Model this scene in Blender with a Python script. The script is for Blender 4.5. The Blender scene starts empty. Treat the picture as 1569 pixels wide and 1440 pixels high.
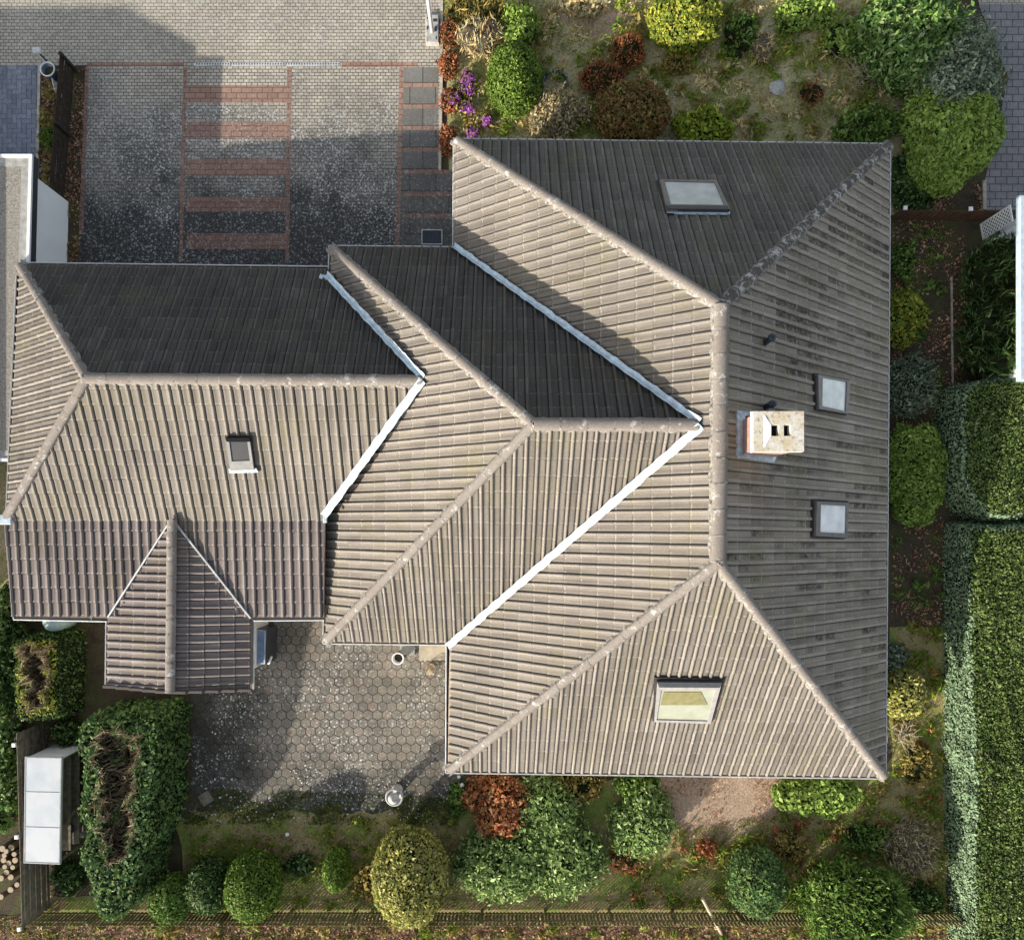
import bpy, bmesh, math, random
import numpy as np
from mathutils import Vector, Matrix, noise
random.seed(7); rng = np.random.default_rng(7)
S = bpy.context.scene
COL = S.collection

# ------------------------------------------------------------------ camera
# a drone looking straight down; the published photo is an off-centre crop, hence the lens shift
F = 1000.0; NX, NY = 767.0, 821.0; H = 22.7; DE = 20.4
cam = bpy.data.cameras.new('camera'); co = bpy.data.objects.new('camera', cam); COL.objects.link(co)
co.location = (0, 0, H); co.rotation_euler = (0, 0, 0)
cam.sensor_width = 36; cam.sensor_fit = 'HORIZONTAL'; cam.lens = 36*F/1569
cam.shift_x = (784.5-NX)/1569; cam.shift_y = (NY-720)/1569
cam.clip_start = 0.5; cam.clip_end = 2000
S.camera = co
# ------------------------------------------------------------------ light
SUND = Vector((2.25, 2.1, -1.0))
W = bpy.data.worlds.new('World'); S.world = W; W.use_nodes = True
nt = W.node_tree; bg = nt.nodes['Background']
sky = nt.nodes.new('ShaderNodeTexSky'); sky.sky_type = 'NISHITA'; sky.sun_disc = False
sky.sun_elevation = math.atan(1/math.hypot(2.25, 2.1)); sky.sun_rotation = math.radians(227)
sky.air_density = 1.0; sky.dust_density = 1.5; sky.ozone_density = 1.0
hs = nt.nodes.new('ShaderNodeHueSaturation'); hs.inputs['Saturation'].default_value = .5
nt.links.new(sky.outputs[0], hs.inputs['Color']); nt.links.new(hs.outputs[0], bg.inputs[0]); bg.inputs[1].default_value = 0.15
sl = bpy.data.lights.new('sun', 'SUN'); so = bpy.data.objects.new('sun', sl); COL.objects.link(so)
sl.energy = 4.9; sl.angle = math.radians(0.55); sl.color = (1.0, 0.92, 0.80)
so.rotation_euler = SUND.to_track_quat('-Z', 'Y').to_euler(); so.location = (-20, -22, 30)
S.view_settings.view_transform = 'Standard'; S.view_settings.look = 'None'
S.view_settings.exposure = 0.75; S.view_settings.gamma = 1.0

# ------------------------------------------------------------------ helpers
def G(px, py, h=0.0):
    d = (H-h)/F
    return Vector(((px-NX)*d, -(py-NY)*d, h))
def P(px, py, r):
    return G(px, py, H-r*DE)
def tag(o, label=None, cat=None, group=None, kind=None):
    if label: o['label'] = label
    if cat: o['category'] = cat
    if group: o['group'] = group
    if kind: o['kind'] = kind
    return o
def thing(name, label, cat, loc=(0, 0, 0), group=None):
    o = bpy.data.objects.new(name, None); COL.objects.link(o); o.location = loc
    o.empty_display_size = .2
    return tag(o, label, cat, group)
def mesh(name, V, Fc, mats, parent=None, mi=None, smooth=False, uv=None):
    me = bpy.data.meshes.new(name); me.from_pydata([tuple(v) for v in V], [], Fc)
    for m in (mats if isinstance(mats, (list, tuple)) else [mats]): me.materials.append(m)
    if mi is not None: me.polygons.foreach_set('material_index', list(mi))
    if smooth: me.polygons.foreach_set('use_smooth', [True]*len(me.polygons))
    if uv is not None:
        l = me.uv_layers.new(name='UVMap')
        for li, lp in enumerate(me.loops): l.data[li].uv = uv[lp.vertex_index]
    me.update()
    o = bpy.data.objects.new(name, me); COL.objects.link(o)
    if parent:
        o.parent = parent
        ro = parent.parent if parent.parent else parent
        o.matrix_parent_inverse = Matrix.Translation(-Vector(ro.location)) if parent is ro else Matrix.Identity(4)
        if parent is not ro: o.matrix_parent_inverse = Matrix.Identity(4)
    return o
class MB:
    def __init__(s): s.V = []; s.F = []; s.M = []
    def add(s, V, Fc, m=0):
        b = len(s.V); s.V += [Vector(v) for v in V]; s.F += [tuple(i+b for i in f) for f in Fc]; s.M += [m]*len(Fc); return s
    def box(s, c, sz, rz=0, m=0, bev=0.0):
        x, y, z = sz[0]/2, sz[1]/2, sz[2]/2
        R = Matrix.Rotation(rz, 3, 'Z'); c = Vector(c)
        if bev <= 0:
            V = [c+R@Vector((a*x, b*y, d*z)) for d in (-1, 1) for a, b in ((-1, -1), (1, -1), (1, 1), (-1, 1))]
            return s.add(V, [(0, 3, 2, 1), (4, 5, 6, 7), (0, 1, 5, 4), (1, 2, 6, 5), (2, 3, 7, 6), (3, 0, 4, 7)], m)
        V = [c+R@Vector((a*x, b*y, -z)) for a, b in ((-1, -1), (1, -1), (1, 1), (-1, 1))]
        V += [c+R@Vector((a*x, b*y, z-bev)) for a, b in ((-1, -1), (1, -1), (1, 1), (-1, 1))]
        V += [c+R@Vector((a*(x-bev), b*(y-bev), z)) for a, b in ((-1, -1), (1, -1), (1, 1), (-1, 1))]
        Fc = [(0, 3, 2, 1), (8, 9, 10, 11)]
        for q in (0, 4):
            Fc += [(q+i, q+(i+1) % 4, q+4+(i+1) % 4, q+4+i) for i in range(4)]
        return s.add(V, Fc, m)
    def prism(s, pts, z0, z1, m=0):
        n = len(pts); V = [(p[0], p[1], z0) for p in pts]+[(p[0], p[1], z1) for p in pts]
        a = sum(pts[i][0]*pts[(i+1) % n][1]-pts[(i+1) % n][0]*pts[i][1] for i in range(n))
        Fc = [tuple(range(n))[::-1], tuple(range(n, 2*n))]+[(i, (i+1) % n, n+(i+1) % n, n+i) for i in range(n)]
        if a < 0: Fc = [f[::-1] for f in Fc]
        return s.add(V, Fc, m)
    def tube(s, pts, r, n=8, m=0, r1=None):
        pts = [Vector(p) for p in pts]; k = len(pts); V = []
        for i, p in enumerate(pts):
            d = (pts[min(i+1, k-1)]-pts[max(i-1, 0)]).normalized()
            a = d.orthogonal().normalized() if abs(d.z) < .99 else Vector((1, 0, 0)); b = d.cross(a)
            rr = r if r1 is None else r+(r1-r)*i/(k-1)
            V += [p+a*rr*math.cos(t*2*math.pi/n)+b*rr*math.sin(t*2*math.pi/n) for t in range(n)]
        Fc = [(i*n+j, i*n+(j+1) % n, (i+1)*n+(j+1) % n, (i+1)*n+j) for i in range(k-1) for j in range(n)]
        Fc += [tuple(range(n))[::-1], tuple((k-1)*n+j for j in range(n))]
        return s.add(V, Fc, m)
    def lathe(s, c, prof, n=20, m=0, cap=True):
        c = Vector(c); V = []; k = len(prof)
        for r, z in prof: V += [c+Vector((r*math.cos(t*2*math.pi/n), r*math.sin(t*2*math.pi/n), z)) for t in range(n)]
        Fc = [(i*n+j, i*n+(j+1) % n, (i+1)*n+(j+1) % n, (i+1)*n+j) for i in range(k-1) for j in range(n)]
        if cap: Fc += [tuple(range(n))[::-1], tuple((k-1)*n+j for j in range(n))]
        return s.add(V, Fc, m)
    def build(s, name, mats, parent=None, smooth=False, uv=None):
        return mesh(name, s.V, s.F, mats, parent, s.M, smooth, uv)

# ------------------------------------------------------------------ materials
class NB:
    """tiny node builder"""
    def __init__(s, name, rough=.8, spec=.3):
        s.m = bpy.data.materials.new(name); s.m.use_nodes = True; s.t = s.m.node_tree
        s.p = s.t.nodes['Principled BSDF']; s.p.inputs['Roughness'].default_value = rough
        s.p.inputs['Specular IOR Level'].default_value = spec
        s.tc = s.t.nodes.new('ShaderNodeTexCoord')
    def n(s, typ, **kw):
        o = s.t.nodes.new(typ)
        for k, v in kw.items(): setattr(o, k, v)
        return o
    def l(s, a, b): s.t.links.new(a, b)
    def noise(s, scale, detail=4, rough=.55, vec=None, dist=0):
        o = s.n('ShaderNodeTexNoise'); o.inputs['Scale'].default_value = scale; o.inputs['Detail'].default_value = detail
        o.inputs['Roughness'].default_value = rough; o.inputs['Distortion'].default_value = dist
        s.l(vec or s.tc.outputs['Object'], o.inputs['Vector']); return o.outputs['Fac']
    def voro(s, scale, vec=None, out='Distance'):
        o = s.n('ShaderNodeTexVoronoi'); o.inputs['Scale'].default_value = scale
        s.l(vec or s.tc.outputs['Object'], o.inputs['Vector']); return o.outputs[out]
    def ramp(s, fac, stops, interp='LINEAR'):
        o = s.n('ShaderNodeValToRGB'); e = o.color_ramp.elements; o.color_ramp.interpolation = interp
        while len(e) < len(stops): e.new(.5)
        for i, (p, c) in enumerate(stops):
            e[i].position = p; e[i].color = (c, c, c, 1) if isinstance(c, (int, float)) else (*c, 1)
        s.l(fac, o.inputs[0]); return o.outputs[0]
    def mix(s, fac, a, b, typ='MIX'):
        o = s.n('ShaderNodeMix', data_type='RGBA', blend_type=typ)
        for i, v in ((0, fac), (6, a), (7, b)):
            if isinstance(v, (int, float)): o.inputs[i].default_value = v if i == 0 else (v, v, v, 1)
            elif isinstance(v, tuple): o.inputs[i].default_value = (*v, 1)
            else: s.l(v, o.inputs[i])
        return o.outputs[2]
    def math(s, op, a, b=0.0, c=None):
        o = s.n('ShaderNodeMath', operation=op)
        for i, v in enumerate((a, b, c)):
            if v is None: continue
            if isinstance(v, (int, float)): o.inputs[i].default_value = v
            else: s.l(v, o.inputs[i])
        return o.outputs[0]
    def bump(s, h, strength=.4, dist=.02):
        o = s.n('ShaderNodeBump'); o.inputs['Strength'].default_value = strength; o.inputs['Distance'].default_value = dist
        s.l(h, o.inputs['Height']); s.l(o.outputs[0], s.p.inputs['Normal'])
    def col(s, c):
        if isinstance(c, tuple): s.p.inputs['Base Color'].default_value = (*c, 1)
        else: s.l(c, s.p.inputs['Base Color'])
        return s.m

def plain(name, c, rough=.6, spec=.4, metal=0, var=.25, scale=6, bump=0):
    b = NB(name, rough, spec); b.p.inputs['Metallic'].default_value = metal
    f = b.ramp(b.noise(scale, 5), [(.3, 1-var), (.7, 1+var*.3)])
    if bump: b.bump(b.noise(scale*6, 4), bump, .01)
    return b.col(b.mix(1.0, c, f, 'MULTIPLY'))

def leafmat(name, stops, patch=.35, spec=.14, rough=.6, brown=0):
    b = NB(name, rough, spec)
    g = b.n('ShaderNodeNewGeometry')
    c = b.ramp(g.outputs['Random Per Island'], [(i/(len(stops)-1) if len(stops) > 1 else 0, s_) for i, s_ in enumerate([tuple(min(.8, q*k_) for q, k_ in zip(t_, (2.05, 1.85, 1.5))) for t_ in stops])])
    f = b.ramp(b.noise(1.7, 3), [(.32, 1-patch), (.68, 1+patch*.5)])
    c = b.mix(1.0, c, f, 'MULTIPLY')
    c = b.mix(1.0, c, b.ramp(b.noise(5.5, 4, .7), [(.33, .62), (.66, 1.22)]), 'MULTIPLY')
    if brown: c = b.mix(b.math('MULTIPLY', b.ramp(b.noise(.9, 6, .75), [(.60, 0), (.68, brown)]), 1.0), c, (.15, .10, .05))
    b.col(c)
    # some light passes through the leaves
    tr = b.n('ShaderNodeBsdfTranslucent'); b.l(c, tr.inputs[0])
    mx = b.n('ShaderNodeMixShader'); mx.inputs[0].default_value = .22
    b.l(b.p.outputs[0], mx.inputs[1]); b.l(tr.outputs[0], mx.inputs[2])
    b.l(mx.outputs[0], b.t.nodes['Material Output'].inputs[0])
    return b.m

def tile_mat(name, base, dark, light, moss=.0, streak=.0):
    """concrete roof tiles; uv = (rib number, course number)"""
    b = NB(name, .82, .25)
    sep = b.n('ShaderNodeSeparateXYZ'); b.l(b.tc.outputs['UV'], sep.inputs[0])
    fu = b.math('FLOOR', sep.outputs[0]); fv = b.math('FLOOR', sep.outputs[1])
    cb = b.n('ShaderNodeCombineXYZ'); b.l(fu, cb.inputs[0]); b.l(fv, cb.inputs[1])
    wn = b.n('ShaderNodeTexWhiteNoise', noise_dimensions='2D'); b.l(cb.outputs[0], wn.inputs['Vector'])
    # patches a few tiles long, one tile wide
    cb2 = b.n('ShaderNodeCombineXYZ'); b.l(b.math('MULTIPLY', fu, 7.31), cb2.inputs[0]); b.l(b.math('MULTIPLY', b.math('ADD', fv, b.math('MULTIPLY', b.noise(2.2, 3), .5)), .17), cb2.inputs[1])
    n2 = b.noise(1.0, 1, .5, cb2.outputs[0])
    c = b.ramp(wn.outputs['Value'], [(0, dark), (.25, base), (.8, base), (1, light)])
    c = b.mix(.45, base, c)
    big = b.noise(.35, 4, .6)
    c = b.mix(1.0, c, b.ramp(big, [(.3, .82), (.7, 1.12)]), 'MULTIPLY')
    sk = b.ramp(n2, [(.49, 0), (.55, 1)] if streak > .3 else [(.64, 0.0), (.74, .45)])
    if streak > .3: sk = b.math('MULTIPLY', b.math('MULTIPLY', sk, b.ramp(b.noise(.42, 3, .6), [(.44, 0), (.57, .95)])), b.math('MULTIPLY', b.ramp(b.noise(6, 5, .75), [(.36, .15), (.56, 1)]), b.ramp(b.math('FRACT', sep.outputs[0]), [(.36, .12), (.46, 1), (.86, 1), (.98, .3)])))
    c = b.mix(sk, c, tuple(x*.25 for x in dark) if streak > .3 else tuple(x*.55 for x in dark))
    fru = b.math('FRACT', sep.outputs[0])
    c = b.mix(1.0, c, b.ramp(fru, [(0, .60), (.04, 1.14), (.33, 1.14), (.365, .30), (.425, .26), (.47, .90), (.95, .94), (1, .60)]), 'MULTIPLY')  # groove line: dirt and the roll's gap shadow put into the colour
    c = b.mix(b.ramp(b.noise(.6, 5, .65), [(.48, 0), (.68, .5)]), c, tuple(x*y for x, y in zip(base, (.92, .93, .72))))
    runs = b.n('ShaderNodeCombineXYZ'); b.l(b.math('MULTIPLY', sep.outputs[0], 1.9), runs.inputs[0]); b.l(b.math('MULTIPLY', sep.outputs[1], .16), runs.inputs[1])
    c = b.mix(1.0, c, b.ramp(b.noise(1.0, 5, .7, runs.outputs[0]), [(.32, .70), (.55, 1.08)]), 'MULTIPLY')
    # courses: darker line at the overlap, pale scratches beside it
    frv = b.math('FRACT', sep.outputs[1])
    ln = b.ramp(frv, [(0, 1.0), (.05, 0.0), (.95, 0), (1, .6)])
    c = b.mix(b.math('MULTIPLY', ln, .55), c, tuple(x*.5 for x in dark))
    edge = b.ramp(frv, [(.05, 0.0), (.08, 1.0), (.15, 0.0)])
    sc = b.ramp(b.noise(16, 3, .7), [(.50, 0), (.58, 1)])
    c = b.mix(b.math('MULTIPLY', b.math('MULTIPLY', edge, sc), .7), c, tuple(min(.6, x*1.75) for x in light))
    # fine grain, lichen specks, moss
    c = b.mix(1.0, c, b.ramp(b.noise(30, 6, .7), [(.3, .78), (.7, 1.15)]), 'MULTIPLY')
    c = b.mix(b.ramp(b.noise(7, 6, .75), [(.66, 0), (.72, .35)]), c, tuple(x*.45 for x in dark))
    c = b.mix(b.ramp(b.noise(11, 5, .8), [(.70, 0), (.74, .8)]), c, (.62, .62, .60))
    if moss:
        mo = b.math('MULTIPLY', b.ramp(b.noise(.9, 5, .7), [(.55, 0), (.7, moss)]), 1.0)
        c = b.mix(mo, c, (.16, .15, .05))
    b.bump(b.noise(45, 5), .35, .01)
    return b.col(c)

TB, TD, TL = (.212, .187, .161), (.145, .127, .110), (.275, .247, .215)
M = {}
M['tile'] = tile_mat('tile_weathered', TB, TD, TL, moss=.25)
M['tile_grey'] = tile_mat('tile_lichen_grey', (.300, .262, .215), (.19, .165, .135), (.40, .36, .31), moss=.35, streak=.6)
M['tile_dark'] = tile_mat('tile_algae_shade_dark', (.082, .075, .068), (.045, .042, .040), (.14, .13, .115), moss=.2, streak=.1)  # algae tone, with the north slopes' shade also put into the colour
M['tile_mid'] = tile_mat('tile_algae_shade_grey', (.128, .117, .104), (.078, .072, .065), (.19, .175, .155), moss=.3, streak=.1)  # milder mix of algae and north-side shade put into the colour
M['tile_brown'] = tile_mat('tile_brown', (.205, .172, .160), (.13, .108, .104), (.29, .262, .235), moss=.2)
def cap_mat(dk=1.0, li=.565, nm='ridge_tile'):
    b = NB(nm, .8, .25)
    g = b.n('ShaderNodeNewGeometry')
    c = b.ramp(g.outputs['Random Per Island'], [(0, (.215*dk, .188*dk, .163*dk)), (.5, (.235*dk, .208*dk, .182*dk)), (1, (.205*dk, .175*dk, .152*dk))])
    c = b.mix(1.0, c, b.ramp(b.noise(20, 6, .7), [(.3, .75), (.7, 1.15)]), 'MULTIPLY')
    c = b.mix(b.ramp(b.noise(3.5, 8, .78), [(li, 0), (li+.06, .8)]), c, (.50, .49, .46))
    c = b.mix(b.ramp(b.noise(9, 6, .75), [(.62, 0), (.7, .7)]), c, (.07, .065, .06))
    b.bump(b.noise(30, 5), .4, .01); return b.col(c)
M['cap'] = cap_mat(); M['cap_dark'] = cap_mat(.42, .50, 'ridge_tile_lichen')
M['mortar'] = plain('mortar_lichen', (.30, .28, .25), .9, .2, var=.8, scale=11, bump=.5)
M['zinc'] = plain('zinc_flashing', (.56, .67, .74), .45, .5, var=.38, scale=6, bump=.05)
M['gutter'] = plain('zinc_gutter', (.62, .63, .63), .45, .5, metal=.15, var=.3, scale=4)
M['gutter_in'] = plain('gutter_dirt', (.05, .05, .05), .9, .1)
M['render'] = plain('house_render', (.72, .70, .66), .85, .2, var=.12, scale=2)
M['white_wall'] = plain('white_render', (.86, .87, .88), .8, .2, var=.06, scale=1.2)
M['white'] = plain('white_paint', (.82, .82, .81), .45, .4, var=.12, scale=3)
M['lead_dark'] = plain('dark_lead', (.045, .043, .042), .7, .3, var=.5, scale=9)
M['soffit'] = plain('soffit_board', (.32, .25, .18), .7)
M['frame'] = plain('skylight_frame', (.20, .185, .175), .45, .5, metal=.3)
M['dark_metal'] = plain('dark_metal', (.06, .065, .075), .4, .5, metal=.3)
M['plastic_dark'] = plain('dark_plastic', (.022, .03, .045), .35, .5)
M['concrete'] = plain('concrete', (.42, .41, .38), .9, .2, var=.35, scale=5, bump=.4)
M['slab'] = plain('stone_slab', (.42, .37, .28), .9, .2, var=.3, scale=4, bump=.3)
M['kerb'] = plain('kerb_stone', (.50, .46, .38), .9, .2, var=.4, scale=9)
M['black'] = plain('soot', (.012, .012, .012), .9, .1)
M['wood_dark'] = plain('dark_stained_wood', (.05, .038, .030), .8, .2, var=.5, scale=5)
M['wood_moss'] = plain('mossy_wood', (.24, .21, .10), .85, .2, var=.55, scale=8)
M['wood_grey'] = plain('weathered_wood', (.22, .19, .14), .85, .2, var=.5, scale=6)
M['wood_pale'] = plain('pale_wood', (.50, .40, .27), .85, .2, var=.35, scale=9)
M['wood_brown'] = plain('brown_stained_wood', (.11, .065, .038), .8, .2, var=.5, scale=7)
M['terracotta'] = plain('copper_brown', (.22, .10, .05), .7)
M['blue_glaze'] = plain('blue_glaze', (.05, .09, .16), .3, .6)
M['blue_metal'] = plain('blue_lacquer', (.20, .32, .52), .3, .6, var=.4, scale=3)
M['stone_pale'] = plain('pale_granite', (.50, .49, .46), .85, .3, var=.45, scale=18, bump=.5)
M['purple'] = leafmat('purple_petals', [(.16, .04, .26), (.24, .07, .38), (.34, .16, .46)], .2)
def glass(name, c, rough=.08, spec=.8, metal=0):
    b = NB(name, rough, spec); b.p.inputs['Coat Weight'].default_value = .6; b.p.inputs['Coat Roughness'].default_value = .03
    f = b.ramp(b.noise(2.2, 5, .6), [(.3, .75), (.7, 1.05)])
    b.p.inputs['Metallic'].default_value = metal
    return b.col(b.mix(1.0, c, f, 'MULTIPLY'))
M['glass_grey'] = glass('skylight_pane_grey', (.66, .69, .67), .25, .6, .1)
M['glass_white'] = glass('skylight_pane_sky_white', (.98, .98, .98), .5, 1.0, .0)  # plain white stands in for a bright sky reflection in the pane
M['glass_dark'] = glass('skylight_pane_dark', (.035, .035, .035), .35, .4)
M['glass_green'] = glass('skylight_pane_pale', (.34, .35, .26))
def brick_red():
    b = NB('chimney_brick', .85, .2)
    t = b.n('ShaderNodeTexBrick'); t.inputs['Scale'].default_value = 1
    t.inputs['Brick Width'].default_value = .24; t.inputs['Row Height'].default_value = .08; t.inputs['Mortar Size'].default_value = .01
    t.inputs['Color1'].default_value = (.46, .25, .19, 1); t.inputs['Color2'].default_value = (.40, .21, .16, 1); t.inputs['Mortar'].default_value = (.5, .42, .36, 1)
    mp = b.n('ShaderNodeMapping'); mp.inputs['Rotation'].default_value = (math.pi/2, 0, 0); b.l(b.tc.outputs['Object'], mp.inputs[0]); b.l(mp.outputs[0], t.inputs[0])
    return b.col(b.mix(1.0, t.outputs[0], b.ramp(b.noise(9, 5), [(.3, .75), (.7, 1.1)]), 'MULTIPLY'))
M['brick_red'] = brick_red()
def chim_cap():
    b = NB('chimney_concrete', .9, .2)
    c = b.ramp(b.noise(3, 6, .7), [(.38, (.62, .60, .55)), (.52, (.55, .50, .40)), (.68, (.50, .40, .24))])
    c = b.mix(b.ramp(b.noise(12, 6, .8), [(.55, 0), (.62, .8)]), c, (.22, .20, .16))
    b.bump(b.noise(20, 6), .5, .02); return b.col(c)
M['chim_cap'] = chim_cap()

def paving_mat(name, w, hgt, c1, c2, mortar, msz=.012, speck=0.0, algae=0.0, algae_col=(.026, .026, .025), offx=0.5, rot=0, tint=None):
    b = NB(name, .85, .25)
    mp = b.n('ShaderNodeMapping'); mp.inputs['Rotation'].default_value = (0, 0, rot); b.l(b.tc.outputs['Object'], mp.inputs[0])
    t = b.n('ShaderNodeTexBrick'); t.inputs['Scale'].default_value = 1; t.offset = offx
    t.inputs['Brick Width'].default_value = w; t.inputs['Row Height'].default_value = hgt; t.inputs['Mortar Size'].default_value = msz
    t.inputs['Mortar Smooth'].default_value = .3; t.inputs['Bias'].default_value = 0
    t.inputs['Color1'].default_value = (*c1, 1); t.inputs['Color2'].default_value = (*c2, 1); t.inputs['Mortar'].default_value = (*mortar, 1)
    b.l(mp.outputs[0], t.inputs[0])
    c = b.mix(1.0, t.outputs[0], b.ramp(b.noise(14, 6, .7), [(.3, .72), (.7, 1.15)]), 'MULTIPLY')
    c = b.mix(1.0, c, b.ramp(b.noise(.5, 5, .6), [(.3, .8), (.7, 1.12)]), 'MULTIPLY')
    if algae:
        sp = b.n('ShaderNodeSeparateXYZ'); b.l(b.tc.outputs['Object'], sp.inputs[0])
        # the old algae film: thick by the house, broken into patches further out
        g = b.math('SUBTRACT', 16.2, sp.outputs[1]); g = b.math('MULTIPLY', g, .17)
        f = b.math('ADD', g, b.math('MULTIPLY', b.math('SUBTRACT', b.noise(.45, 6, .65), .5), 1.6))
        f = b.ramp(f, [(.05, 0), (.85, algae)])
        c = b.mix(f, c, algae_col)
    else: f = None
    if speck:
        v1 = b.voro(9.0); n1 = b.noise(9, 3, .8); n0 = b.noise(.35, 4, .6)
        s1 = b.ramp(b.math('ADD', v1, b.math('MULTIPLY', n1, .35)), [(.44, 1), (.52, 0)])
        v2 = b.ramp(b.noise(20, 5, .85), [(.53, 0), (.58, 1)])
        s_ = b.math('MAXIMUM', s1, b.math('MULTIPLY', v2, .8))
        k = b.ramp(n0, [(.35, .25), (.6, 1.0)])
        fac = b.math('MULTIPLY', b.math('MULTIPLY', s_, k), speck)
        if f is not None: fac = b.math('MULTIPLY', fac, b.ramp(f, [(0, .15), (.35, 1.0), (.8, .9), (1, .42)]))
        c = b.mix(fac, c, (.52, .53, .52))
    bm = b.math('ADD', b.math('MULTIPLY', t.outputs['Fac'], -1.0), b.math('MULTIPLY', b.noise(30, 4), .3))
    b.bump(bm, .5, .012)
    return b.col(c)
M['pave'] = paving_mat('driveway_pavers', .19, .115, (.50, .45, .365), (.38, .345, .285), (.13, .115, .085), .014, speck=.45, algae=0)
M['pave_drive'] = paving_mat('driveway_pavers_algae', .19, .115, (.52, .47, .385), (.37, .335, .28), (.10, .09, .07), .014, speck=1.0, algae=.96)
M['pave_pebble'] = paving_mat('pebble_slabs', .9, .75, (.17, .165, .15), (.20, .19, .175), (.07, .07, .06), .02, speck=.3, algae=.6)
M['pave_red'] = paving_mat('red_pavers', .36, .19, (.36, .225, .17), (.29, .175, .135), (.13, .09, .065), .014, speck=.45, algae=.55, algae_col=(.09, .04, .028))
M['pave_grey'] = paving_mat('grey_path_pavers', .40, .26, (.26, .255, .26), (.215, .21, .22), (.07, .07, .07), .016, speck=.05)
M['pave_blue'] = paving_mat('bluish_pavers', .36, .17, (.23, .25, .30), (.18, .20, .25), (.07, .08, .09), .016, rot=math.pi/4*0)

def ground_mat(name, stops, scale=1.2, fine=18, spk=None, bumpy=.8):
    b = NB(name, .95, .1)
    n = b.math('ADD', b.math('MULTIPLY', b.noise(scale, 7, .68, dist=.4), .7), b.math('MULTIPLY', b.noise(fine*.35, 5, .7), .3))
    c = b.ramp(n, stops)
    c = b.mix(1.0, c, b.ramp(b.noise(fine, 6, .8), [(.3, .45), (.7, 1.5)]), 'MULTIPLY')
    if spk: c = b.mix(b.ramp(b.noise(fine*.8, 4, .85), [(.62, 0), (.68, .6)]), c, spk)
    b.bump(b.noise(fine, 6, .8), bumpy, .05)
    return b.col(c)
M['soil'] = ground_mat('dark_soil', [(.35, (.05, .042, .026)), (.5, (.085, .068, .045)), (.6, (.085, .10, .03)), (.72, (.15, .11, .075))], 1.0, 20, (.22, .16, .11))
M['lawn'] = ground_mat('mossy_rough_grass', [(.32, (.16, .20, .06)), (.42, (.27, .28, .10)), (.50, (.44, .39, .22)), (.62, (.54, .47, .31)), (.74, (.25, .27, .09))], .55, 14, (.30, .26, .16))
M['lawn_s'] = ground_mat('mossy_bed', [(.32, (.13, .20, .045)), (.45, (.24, .28, .07)), (.53, (.34, .26, .14)), (.63, (.40, .37, .14)), (.75, (.17, .14, .09))], .8, 16, (.26, .18, .10))
M['bare'] = ground_mat('bare_sand', [(.3, (.27, .19, .13)), (.45, (.42, .31, .225)), (.6, (.36, .27, .185)), (.72, (.30, .24, .14))], 1.5, 12, (.45, .36, .27))
M['litter'] = ground_mat('leaf_mould', [(.3, (.10, .055, .04)), (.45, (.20, .12, .09)), (.55, (.10, .12, .03)), (.65, (.24, .15, .11)), (.75, (.06, .045, .03))], 1.1, 15, (.38, .28, .22))
M['gravel'] = ground_mat('roof_gravel', [(.3, (.26, .235, .20)), (.5, (.36, .33, .285)), (.7, (.30, .27, .23))], 3, 16, (.55, .53, .48), 1.0)

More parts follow.
